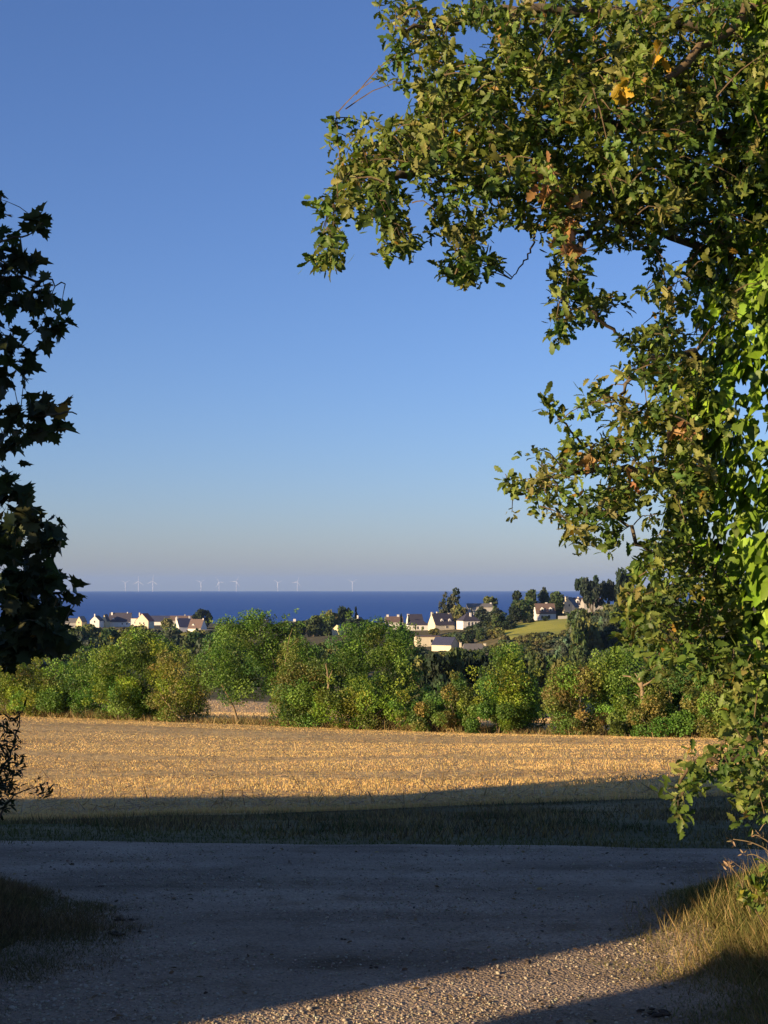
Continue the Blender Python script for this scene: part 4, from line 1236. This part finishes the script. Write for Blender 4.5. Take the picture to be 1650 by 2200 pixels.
house('house', 'dark blue slate roof behind right of the large cream gable', 345, 1342, 1060, 16, 8, 2.5, 4.0, 0, 'white', 'blue')
house('house', 'brown roofed row house behind the blue roofed house', 392, 1340, 1040, 18, 8, 2.5, 3.2, 0, 'grey', 'brown', chim=[(.2, 0, 1, .6)])
house('house', 'dark blue roof between a white gable and white chimney stack', 394, 1356, 900, 9, 8.5, 3.0, 5.0, .5, 'white', 'blue', chim=[(-.93, 0, 1.2, .9), (-.93, .5, .6, .6), (.93, 0, 1.4, 1)])
house('house', 'brown roofed house with a small white dormer', 424, 1358, 880, 9, 8, 2.6, 5.2, -.35, 'white', 'brown', dorm=[-.3], chim=[(.9, 0, .6, .6)])
house('house', 'low cream house half hidden by the slender hedge tree', 446, 1364, 860, 10, 6, 2.2, 1.0, .2, 'cream', 'slate_grey')
house('house', 'house with two white chimneys peeping over the slender hedge tree', 563, 1352, 880, 8, 7, 2.5, 3.2, .1, 'white', 'slate', chim=[(-.9, 0, .8, .9), (.4, 0, .3, 1.2)])
house('house', 'house showing one white chimney left of the copse', 622, 1354, 860, 8, 7, 2.6, 2.6, .1, 'white', 'slate_grey', chim=[(.75, 0, 1.5, 1.5)])
# left of the broad hedge tree
house('house', 'yellow gable lit at the foot of the copse', 737, 1362, 700, 9, 6.5, 2.0, 2.6, G90 - .7, 'yellow', 'slate_grey')
house('house', 'white gable peeping over the broad hedge tree', 772, 1352, 720, 8, 6, 3, 3, G90 - .2, 'white', 'slate', chim=[(-.9, 0, 1, 1)])
# centre
house('house', 'house with two white chimneys above the broad hedge tree', 846, 1346, 730, 9, 7, 2.4, 2.6, .1, 'white', 'brown', chim=[(-.7, 0, 1.0, 1.1), (.5, 0, 1.0, 1.1)])
house('house', 'dark roofed house with one white chimney behind the white villa', 891, 1345, 740, 7.5, 7, 2.8, 3.2, .2, 'white', 'slate', chim=[(-.92, 0, .2, 1.1)])
house('house', 'white villa with low purple hipped roof and brown shutters', 897, 1356, 690, 9.6, 8, 3.2, 2.2, 0.08, 'white', 'slate', hip=.5, wins=[(-.3, 1.0, .8, 1.4), (-.05, 1.0, .8, 1.4), (.45, 1.0, .8, 1.4)])
house('house', 'steep cream gabled house with three white chimneys and dormers', 948, 1350, 680, 10.4, 7.5, 2.0, 5.0, .45, 'cream', 'slate', chim=[(-.95, 0, .7, .9), (-.35, .2, .8, .6), (.8, 0, .2, 1.0)], dorm=[-.2, .6], wins=[(.2, .2, 1, 1.2)])
house('house', 'low grey wall house joining the steep gabled house', 972, 1349, 685, 6, 5, 1.6, .8, .3, 'grey', 'slate_grey')
house('house', 'white house under a dark pyramid roof with central chimney', 1006, 1349, 675, 8.6, 8, 3.6, 3.4, .35, 'white', 'slate', hip=.85, chim=[(.1, -.45, .1, .8)], wins=[(-.35, 1.2, .7, 1.6), (.05, 1.2, .7, 1.6), (.45, 1.2, .7, 1.6), (.8, 1.2, .5, 1.6)])
house('house', 'long low grey roof with white chimney on the crest', 1030, 1308, 735, 13, 7, 1.0, 1.6, 0, 'grey', 'slate_grey', chim=[(.9, 0, .5, .9, 'white')])
house('house', 'flat roofed cream house in the middle of the village', 918, 1386, 600, 10, 7, 3.6, .3, .15, 'cream', 'brown', flat=True, wins=[(.25, 1.2, .9, 1.3), (.6, 1.2, .9, 1.3)])
house('house', 'purple roofed house with pale gable turned to the right', 957, 1398, 540, 8.4, 6.4, 2.4, 2.6, -.55, 'cream', 'blue', gwins=[])
house('house', 'grey hipped roof with two tall cream chimneys', 1016, 1409, 510, 9.0, 6.5, 1.6, 2.8, .2, 'cream', 'slate_grey', hip=.3, chim=[(-.97, .2, .3, .6), (.97, -.1, -.1, .7)])
# right
house('house', 'white house with two white dormers above the meadow', 1170, 1333, 620, 8.6, 8, 3.2, 4.0, .06, 'white', 'brown', chim=[(.2, .1, .5, .9)], dorm=[-.35, .5], wins=[(-.4, .9, .9, 1.3), (.3, .9, 1, 1.5)])
house('house', 'cream gabled house with tall chimney beside the umbrella pine', 1224, 1313, 650, 9, 6.6, 2.2, 4.0, G90 - .35, 'cream', 'slate', chim=[(-.97, 0, .5, .9), (-.97, .25, .4, .5)], gwins=[(-1, -.25, 2.2, .6, 1)])
house('house', 'dark roofed house with dormer right of the cream gabled house', 1244, 1310, 665, 8, 7, 2.5, 3.0, .1, 'white', 'slate', dorm=[-.3], chim=[(-.1, 0, .4, .6)])
house('house', 'brown roofed house with white chimney below the pines', 1272, 1305, 640, 9, 7, 2.0, 2.0, .1, 'grey', 'brown', chim=[(.05, 0, .9, .9, 'white')])
house('shed', 'small white shed at the left end of the meadow', 1087, 1345, 605, 2.8, 2.5, 1.2, .8, .2, 'white', 'slate_grey')
gw = empty('garden_wall', at(1216, 1333, 606), .06)
tag(gw, 'pale garden wall along the top of the meadow', 'wall')
MB().box((-3.4, -.12, -2), (-.1, .12, 1.9)).build('panel', M['wall_grey'], gw)
MB().box((.1, -.12, -2), (3.4, .12, 2.1)).build('panel', M['wall_grey'], gw)
MB().box((-.097, -.16, -2), (.097, .16, 2.2)).build('post', M['wall_grey'], gw)
lp = empty('lamp_post', at(1231, 1326, 608))
tag(lp, 'thin pole standing at the right end of the garden wall', 'post')
MB().tube([(0, 0, -1), (0, 0, 5)], [.07, .05], 6).build('pole', M['wall_grey'], lp)

# ------------------------------------------------------------------ wind turbines on the horizon
def turbine(px, d, rot, label):
    x = (px - CX) / F * d
    root = empty('wind_turbine', (x, d, SEA - (x * x + d * d) / (2 * EARTH)))
    tag(root, label, 'wind turbine', 'offshore wind turbines')
    MB().tube([(0, 0, -5), (0, 0, 60), (0, 0, 122)], [3.0, 2.6, 1.9], 12).build('tower', M['turbine'], root, True)
    MB().box((-4, -8, 119.5), (4, 12, 128)).build('nacelle', M['turbine'], root)
    MB().tube([(0, -14, 124), (0, -11, 124), (0, -8.2, 124)], [1.2, 3.2, 3.6], 10).build('hub', M['turbine'], root, True)
    for k in range(3):
        a = R(rot + 120 * k)
        dv = np.array([math.sin(a), 0, math.cos(a)]); sd = np.array([math.cos(a), 0, -math.sin(a)])
        b = MB()
        rows = []
        for r_, c_, t_ in ((2, 2.2, 2.2), (16, 3.6, 1.5), (48, 2.2, .9), (78, .8, .4)):
            o = np.array([0, -11, 124]) + dv * r_
            rows.append([o - sd * c_ * .35 + np.array([0, -t_ / 2, 0]), o + sd * c_ * .65, o - sd * c_ * .35 + np.array([0, t_ / 2, 0])])
        vv_ = [p for q in rows for p in q]
        ff = []
        for i in range(3):
            for j in range(3):
                ff.append((3 * i + j, 3 * i + (j + 1) % 3, 3 * i + 3 + (j + 1) % 3, 3 * i + 3 + j))
        ff += [(0, 2, 1), (9, 10, 11)]
        b.add(vv_, ff).build('blade', M['turbine'], root)


for px, d, rot, lab in [(270, 20500, 62, 'leftmost faint offshore wind turbine, small'), (298, 17600, 2, 'second offshore wind turbine from the left, one blade straight up'),
                        (329, 16800, 6, 'third offshore wind turbine from the left, the tallest'), (432, 19500, 55, 'fourth offshore wind turbine from the left, after the wide gap'),
                        (471, 19000, -30, 'fifth offshore wind turbine from the left'), (508, 17300, 28, 'sixth offshore wind turbine from the left, blade tilted right'),
                        (597, 20500, 65, 'seventh offshore wind turbine from the left, very faint'), (639, 18500, 20, 'eighth offshore wind turbine from the left'),
                        (757, 19000, 60, 'rightmost offshore wind turbine, standing alone')]:
    turbine(px, d, rot, lab)

# ------------------------------------------------------------------ grass, stubble, stones
def blades(name, label, x, y, h, wd, cols, mat, lean=.35, tmpl=BLADE, off=0.0, jitter=.2, parent=None):
    n = len(x)
    P = np.stack([x, y, T(x, y) + off - .01], -1)
    ax = unit(np.stack([rng.normal(size=n) * lean, rng.normal(size=n) * lean, np.ones(n)], -1))
    a = rng.uniform(0, 2 * math.pi, n)
    nm = np.stack([np.cos(a), np.sin(a), np.zeros(n)], -1)
    t = cols if isinstance(cols, np.ndarray) else tints(n, cols, jitter)
    o = scatter(name, tmpl, P, ax, nm, h, t, mat, parent, widen=wd / h)
    tag(o, label, kind='stuff')
    return o


GRN = [(.06, .095, .022), (.08, .11, .026), (.1, .12, .035), (.05, .08, .02)]
DRY = [(.32, .24, .1), (.4, .3, .13), (.26, .2, .08), (.2, .18, .06), (.14, .15, .04)]
# verge between track and field
n = 80000
x = rng.uniform(-6.5, 7.0, n); f = rng.uniform(0, 1, n)
y = track_far(x) - .12 + .3 * np.abs(wob(x, x * 0, .35)) * (1 - sstep(0, .1, f)) + (field_near(x) + 1.6 - track_far(x)) * f ** 1.1
pt = wob(x * 1.0, y * 1.6, .55) + .6 * wob(x, y, .23)
dryv = np.clip(.3 + sstep(.05, .4, f + .25 * pt - .12 * sstep(0, 4, -x)), 0, 1)
ok = rng.uniform(size=n) > .9 * sstep(-.1, .5, wob(x + 3, y * 2.2, .33)) * sstep(.1, .35, f)
ok &= rng.uniform(size=n) > sstep(.7, 1.0, f + .12 * wob(x, y, .5))
h = rng.uniform(.025, .085, n) * (1 + .8 * np.clip(pt, -.6, 1)) * (.5 + .5 * sstep(0, .3, f)) * (1 - .55 * sstep(.45, .9, f))
c = tints(n, GRN) * (1 - dryv[:, None]) + tints(n, DRY[:3] + [(.16, .12, .07), (.13, .1, .06)]) * dryv[:, None] * .7
x, y, h, c = x[ok], y[ok], h[ok], c[ok]; n = len(x)
blades('verge_grass', 'short grass on the shaded verge between track and field', x, y, np.maximum(h, .03), rng.uniform(.006, .012, n), c, M['grass'], .4)
# dark weedy tussocks on the verge
n = 9000
tx = rng.uniform(-6, 7, 60); ty = track_far(tx) + rng.uniform(1.0, 7.6, 60)
k = rng.integers(0, 60, n)
x = tx[k] + rng.normal(size=n) * .22; y = ty[k] + rng.normal(size=n) * .15
blades('verge_weeds', 'darker weedy tufts on the shaded verge', x, y, rng.uniform(.03, .11, n), rng.uniform(.005, .012, n), [(.06, .07, .03), (.09, .08, .04), (.05, .075, .025), (.12, .1, .05)], M['grass'], .45)
# right bank
def in_lane(x, y, m=0.0):
    return (x > np.interp(y, yr, xl) + m) & (x < np.interp(y, yr, xr) - m) & (y < 8.2)


def bank_sd(x, y, side):
    """About how far inside a bank a point lies."""
    if side > 0:
        d1 = x - np.interp(y, yr, xr); d2 = np.where(x > .98, np.interp(x, *LOW_R), -9) - y
    else:
        d1 = np.interp(y, yr, xl) - x; d2 = np.where(x < -1.3, np.interp(x, *LOW_L), -9) - y
    d = d1 * d2 / np.maximum(np.hypot(d1, d2), 1e-4)
    return np.where((d1 > 0) & (d2 > 0), d, -np.abs(d))


def fray(x, y, side):
    return bank_sd(x, y, side) + .13 * wob(x, y, .16) + .08 * wob(x + 5, y, .06) + .1 * wob(x, y + 3, .4)


n = 210000
x = rng.uniform(.5, 3.6, n); y = rng.uniform(3.6, 8.3, n)
sd = fray(x, y, 1)
ok = rng.uniform(size=n) < sstep(-.42, .02, sd) ** 1.4
x, y, sd = x[ok], y[ok], sd[ok]
tall = sstep(1.15, 1.75, x + .15 * wob(x, y, .3)) * (1 - .7 * sstep(6.5, 7.3, y))
pt = wob(x, y, .22)
h = rng.uniform(.012, .04, len(x)) * (1 + tall * 2.4) * (1 + .4 * pt) * (.35 + .65 * sstep(-.2, .35, sd))
dry = np.clip(.45 + .5 * pt - .35 * sstep(6.3, 7.2, y), 0, 1)[:, None]
c = tints(len(x), GRN + [(.13, .14, .035)]) * (1 - dry) + tints(len(x), DRY) * dry
blades('bank_grass', 'short sunlit and shaded grass on the right bank', x, y, np.maximum(h, .006), rng.uniform(.003, .006, len(x)), c, M['grass'], .6, off=.01)
n = 15000
x = rng.uniform(1.0, 3.4, n); y = rng.uniform(4.2, 7.2, n)
ok = (x > 1.1 + .1 * rng.normal(size=n) + .2 * np.abs(y - 6.1)) & (rng.uniform(size=n) < .35 + .65 * sstep(-.2, .5, wob(x, y, .25)))
x, y = x[ok], y[ok]
hh_ = rng.uniform(.05, .19, len(x)) * (.7 + .3 * sstep(1.2, 1.8, x))
blades('dry_grass', 'straw coloured grass tufts on the right bank', x, y, hh_, rng.uniform(.0025, .005, len(x)), DRY[:3] + [(.36, .27, .11), (.24, .22, .08)], M['straw'], .42)
# left bank
n = 170000
x = rng.uniform(-3.4, -.8, n); y = rng.uniform(4.2, 8.2, n)
sd = fray(x, y, -1)
ok = rng.uniform(size=n) < sstep(-.42, .02, sd) ** 1.4
x, y, sd = x[ok], y[ok], sd[ok]
pt = wob(x, y, .25)
dry = np.clip(.75 + .5 * pt, 0, 1)[:, None]
c = tints(len(x), GRN) * (1 - dry) + tints(len(x), [(.2, .13, .07), (.15, .1, .055), (.26, .18, .09), (.11, .09, .045)]) * dry
h = rng.uniform(.02, .07, len(x)) * (1 + .5 * pt) * (1 + sstep(1.6, 2.3, -x)) * (.35 + .65 * sstep(-.2, .35, sd))
blades('left_bank_grass', 'dark shaded grass on the left bank', x, y, np.maximum(h, .006), rng.uniform(.003, .006, len(x)), c, M['grass'], .6, off=.01)
# fallen leaves and straw bits drifted on the banks and the track
n = 900
x = rng.uniform(-2.4, 2.6, n); y = rng.uniform(4.8, 9.2, n)
P = np.stack([x, y, T(x, y) + .02], -1)
tag(scatter('leaf_litter', OAK, P, unit(np.stack([rng.normal(size=n), rng.normal(size=n), .15 * rng.normal(size=n)], -1)), unit(rng.normal(size=(n, 3)) * .35 + np.array([0, 0, 1])), rng.uniform(.012, .035, n), tints(n, [(.16, .1, .05), (.22, .15, .07), (.08, .055, .03), (.3, .22, .1)]), M['straw']), 'scattered dry leaf fragments on the lane', kind='stuff')
# stubble
n = 300000
f = rng.uniform(0, 1, n) ** 1.5
yv = 16.6 + (75 - 16.6) * f
x = rng.uniform(-1, 1, n) * (.30 * yv + 2.0)
y = yv - 0.25 * x
q = hedge_y(x) - y
ok = (q > .35) & (y > field_near(x) - .2)
x, y, q = x[ok], y[ok], q[ok]
row = .16
y = y - ((q / 1.166) % row - row * .5) * .75 * 1.0
q = hedge_y(x) - y
u = (x * .857 - y * .514)
qq = q + .9 * np.sin(u * .16) + .5 * np.sin(u * .41 + 1) + .5 * wob(x, y, 1.3)
thin = np.interp(qq, [0, 7.5, 9, 15, 17, 24.5, 25.3, 26.2, 27, 29.5, 30.2, 31.4, 32.4, 34, 35, 36, 40], [.0, .05, .75, .6, .1, .1, .8, .8, .15, .1, .7, .75, .15, .1, .6, .3, .3])
thin = np.clip(thin + .3 * wob(x, y, .8), 0, 1)
ok = rng.uniform(size=len(x)) > thin * .65
x, y, thin = x[ok], y[ok], thin[ok]
n = len(x)
c = tints(n, [(.72, .5, .19), (.75, .52, .2), (.7, .48, .18), (.77, .55, .22)], .06) * (1 - .45 * thin[:, None])
h = rng.uniform(.03, .075, n) * (1 - .4 * thin) * np.interp(y, [18, 30, 50], [1, .75, .6])
blades('stubble', 'cut straw stubble standing in rows on the field', x, y, h, rng.uniform(.006, .012, n) * np.clip(y / 22, 1, 2.2), c, M['straw'], .28, STALK, .03)
n = 30000
yv = 17 + 50 * rng.uniform(0, 1, n) ** 1.4
x = rng.uniform(-1, 1, n) * (.3 * yv + 1); y = yv - .25 * x
ok = (hedge_y(x) - y > .4) & (y > field_near(x))
x, y = x[ok], y[ok]; n = len(x)
P = np.stack([x, y, T(x, y) + .055], -1)
ax = unit(np.stack([rng.normal(size=n), rng.normal(size=n), rng.normal(size=n) * .25], -1))
o = scatter('straw_litter', STALK, P, ax, unit(rng.normal(size=(n, 3)) * .3 + np.array([0, 0, 1])), rng.uniform(.1, .25, n), tints(n, [(.5, .36, .17), (.4, .28, .12), (.24, .17, .09)]), M['straw'], None, widen=np.full(n, .07))
tag(o, 'loose straw lying between the stubble rows', kind='stuff')
n = 90000
y = 58 + 112 * rng.uniform(0, 1, n) ** 1.1; x = rng.uniform(-.16, .15, n) * y
ok = y > hedge_y(x) + 2.6
x, y = x[ok], y[ok]; n = len(x)
blades('far_stubble', 'cut straw on the field beyond the hedge', x, y, rng.uniform(.08, .14, n), rng.uniform(.03, .06, n), [(.6, .42, .2), (.68, .5, .26), (.5, .35, .16)], M['straw'], .3, STALK, .05)
# dry grass along the hedge foot
n = 30000
x = rng.uniform(-22, 17, n)
y = hedge_y(x) - .1 - np.abs(rng.normal(size=n)) * .55 + rng.uniform(0, 1.6, n)
g = wob(x, y * 0, 1.6)
blades('hedge_foot_grass', 'dry tangled grass along the foot of the hedge', x, y, rng.uniform(.15, .5, n) * (1 + .35 * g), rng.uniform(.015, .035, n), DRY[:4] + [(.12, .12, .04), (.22, .13, .06)], M['straw'], .5)

# stones: the largest are parts of the track, the rest is gravel
def stone_tmpl(seed):
    r_ = np.random.default_rng(seed)
    ph = (1 + 5 ** .5) / 2
    v = unit(np.array([(-1, ph, 0), (1, ph, 0), (-1, -ph, 0), (1, -ph, 0), (0, -1, ph), (0, 1, ph), (0, -1, -ph), (0, 1, -ph), (ph, 0, -1), (ph, 0, 1), (-ph, 0, -1), (-ph, 0, 1)], float))
    f = np.array([(0, 11, 5), (0, 5, 1), (0, 1, 7), (0, 7, 10), (0, 10, 11), (1, 5, 9), (5, 11, 4), (11, 10, 2), (10, 7, 6), (7, 1, 8), (3, 9, 4), (3, 4, 2), (3, 2, 6), (3, 6, 8), (3, 8, 9), (4, 9, 5), (2, 4, 11), (6, 2, 10), (8, 6, 7), (9, 8, 1)])
    v = v * r_.uniform(.6, 1.15, (12, 1)) * np.array([1, .8, .55])
    return v, [f]


ST = [stone_tmpl(k) for k in range(5)]


def mat_tinted_stone():
    m, nt, b, o = new_mat('gravel_stone')
    a = nt.nodes.new('ShaderNodeAttribute'); a.attribute_name = 'tint'
    n = noise(nt, 60, 3)
    r = ramp(nt, n.outputs['Fac'], [(0.3, (0.7, 0.7, 0.7)), (0.7, (1.15, 1.15, 1.15))])
    nt.links.new(mixc(nt, 1.0, a.outputs['Color'], r.outputs[0], 'MULTIPLY'), b.inputs['Base Color'])
    b.inputs['Roughness'].default_value = .9
    b.inputs['Specular IOR Level'].default_value = .2
    return m


M['gravel_stone'] = mat_tinted_stone()
n = 42000
yv = 4.6 + 5.0 * rng.uniform(0, 1, n) ** 1.6
x = rng.uniform(-1, 1, n) * (.29 * yv + .2)
ok = ((in_lane(x, yv, -.16) | ((yv > 8.0) & (yv < track_far(x) - .02)))) & (rng.uniform(size=n) < .55 + .6 * wob(x, yv * 1.5, .35))
x, y = x[ok], yv[ok]; n = len(x)
sz = np.clip(rng.lognormal(math.log(.0048), .38, n), .0025, .016)
P = np.stack([x, y, T(x, y) + .013 + sz * .15], -1)
c = tints(n, [(.38, .32, .24), (.44, .37, .28), (.33, .27, .2), (.5, .43, .33), (.29, .24, .18)], .12)
pxp, pyp, dp = project(P)
vis = (pxp > 5) & (pxp < 1645) & (pyp < 2190) & (pyp > 1800)
order = np.argsort(-np.where(vis, sz / dp, 0))
big = order[:300]
SM = [np_mesh('stone', v, f, M['stone']) for v, f in ST]
for i in big:
    o = bpy.data.objects.new('stone', SM[int(rng.integers(0, 5))])
    o.location = P[i]; o.scale = (float(sz[i]),) * 3
    o.rotation_euler = (float(rng.normal() * .3), float(rng.normal() * .3), float(rng.uniform(0, 6.28)))
    link(o, track)
rest = np.ones(n, bool); rest[big] = False
idx = np.where(rest)[0]
for j in range(5):
    s = idx[j::5]
    a = rng.uniform(0, 6.28, len(s))
    o = scatter('gravel', ST[j], P[s], np.stack([np.cos(a), np.sin(a), rng.normal(size=len(s)) * .2], -1), unit(rng.normal(size=(len(s), 3)) * .25 + np.array([0, 0, 1])), sz[s], c[s], M['gravel_stone'], track)
    tag(o, kind='stuff')

# dark clods lying on the track
for px, py, w_, lab in [(262, 1972, .05, 'dark clod on the shaded track, upper of two near the left bank'), (258, 2003, .06, 'dark clod on the shaded track, lower of two near the left bank'),
                        (737, 2013, .028, 'small dark clod in the middle of the shaded track'), (803, 2072, .026, 'small dark clod just above the sunlit strip'), (1012, 2076, .03, 'small dark clod at the edge of the sunlit strip'),
                        (215, 1888, .02, 'tiny dark clod right of the left bank tip'), (1410, 2172, .06, 'dark clod in the shade at the foot of the right bank')]:
    dd = (EYE) * F / (py - 1258)
    q = at(px, py, dd)
    root = empty('clod', (q[0], q[1], float(T(q[0], q[1])) + .012))
    tag(root, lab, 'clod')
    m_ = MB()
    for k in range(9):
        v_, f_ = stone_tmpl(int(rng.integers(0, 1000)))
        m_.add(v_ * w_ * rng.uniform(.12, .36) * np.array([1.2, 1, .7]) + np.array([rng.normal() * w_ * .5, rng.normal() * w_ * .4, w_ * .12]), [tuple(t) for t in f_[0]])
    tag(m_.build('lump', M['dung'], root, True), kind='stuff')

# dry stalks and weeds on the right bank
def stalk(name, label, rows, head=None, side=None, mat='pale_bark', leaves=0):
    P_ = np.array([at(a, b, c) for a, b, c in rows])
    root = empty(name, P_[0]); tag(root, label, 'plant')
    C = curve_pts(P_, 4 * len(P_)) - P_[0]
    MB().tube(C, np.linspace(.0035, .0015, len(C)), 5).build('stem', M[mat], root, True)
    if side:
        Q = np.array([at(a, b, c) for a, b, c in side]) - P_[0]
        MB().tube(curve_pts(Q, 8), np.linspace(.002, .001, 8), 4).build('side_stem', M[mat], root, True)
    if head:
        n_ = head[0]
        hp = C[-1] + rng.normal(size=(n_, 3)) * np.array([.008, .008, .012])
        tag(scatter('seed_head', LANCE, hp, unit(rng.normal(size=(n_, 3)) + (C[-1] - C[-3]) * 20), rand_unit(n_), rng.uniform(.6, 1.2, n_) * head[1], tints(n_, [(.32, .22, .13), (.38, .28, .17)]), M['straw'], root), kind='stuff')
    if leaves:
        k_ = rng.integers(len(C) // 3, len(C), leaves)
        tag(scatter('foliage', IVY, C[k_] + rng.normal(size=(leaves, 3)) * .02, unit(rng.normal(size=(leaves, 3)) + np.array([0, 0, .1])), unit(rng.normal(size=(leaves, 3)) * .6 + np.array([-.2, -.3, .7])), rng.uniform(.025, .05, leaves), tints(leaves, YG + GR), M['leaf'], root), kind='stuff')
    return root


stalk('dry_stalk', 'dead forked flower stalk with a withered head on the right bank', [(1612, 1960, 5.9), (1595, 1905, 5.9), (1585, 1880, 5.9), (1563, 1858, 5.9)], head=(16, .03), side=[(1596, 1908, 5.9), (1597, 1885, 5.9), (1599, 1866, 5.9)])
for i, (rows, lab) in enumerate([([(1700, 1930, 5.7), (1660, 1840, 5.7), (1620, 1812, 5.7), (1575, 1803, 5.7)], 'arching grass stem with seed head, leftmost above the bank'),
                                 ([(1700, 1920, 5.6), (1670, 1830, 5.6), (1630, 1796, 5.6), (1615, 1798, 5.6)], 'arching grass stem with seed head, second above the bank'),
                                 ([(1720, 1900, 5.6), (1690, 1800, 5.6), (1650, 1768, 5.6), (1632, 1785, 5.6)], 'highest arching grass stem at the right edge'),
                                 ([(1700, 1960, 5.7), (1665, 1870, 5.7), (1625, 1838, 5.7), (1602, 1838, 5.7)], 'low drooping grass stem with pale seed head')]):
    stalk('grass_stem', lab, rows, head=(7, .022))
stalk('bramble', 'leafy bramble shoot climbing at the right edge above the sunlit grass', [(1690, 1990, 5.7), (1660, 1930, 5.7), (1635, 1895, 5.7), (1625, 1880, 5.7)], leaves=40, mat='twig')
stalk('bramble', 'low leafy weed beside the dead forked stalk', [(1640, 1990, 5.8), (1620, 1950, 5.8), (1600, 1925, 5.8)], leaves=26, mat='twig')

# ------------------------------------------------------------------ the air
hz_m = bpy.data.materials.new('haze')
hz_m.use_nodes = True
nt = hz_m.node_tree
nt.nodes.clear()
pv = nt.nodes.new('ShaderNodeVolumePrincipled')
pv.inputs['Color'].default_value = (0.36, 0.56, 1.0, 1)
pv.inputs['Density'].default_value = 3.8e-5
pv.inputs['Anisotropy'].default_value = 0.0
ou = nt.nodes.new('ShaderNodeOutputMaterial')
nt.links.new(pv.outputs[0], ou.inputs['Volume'])
hz = MB().box((-13500, -300, -125), (13500, 30500, 175)).build('haze', hz_m)
tag(hz, 'thin sea haze softening the far shore and turbines', kind='stuff')
print('objects', len(bpy.data.objects), 'oak leaves', n_oak)
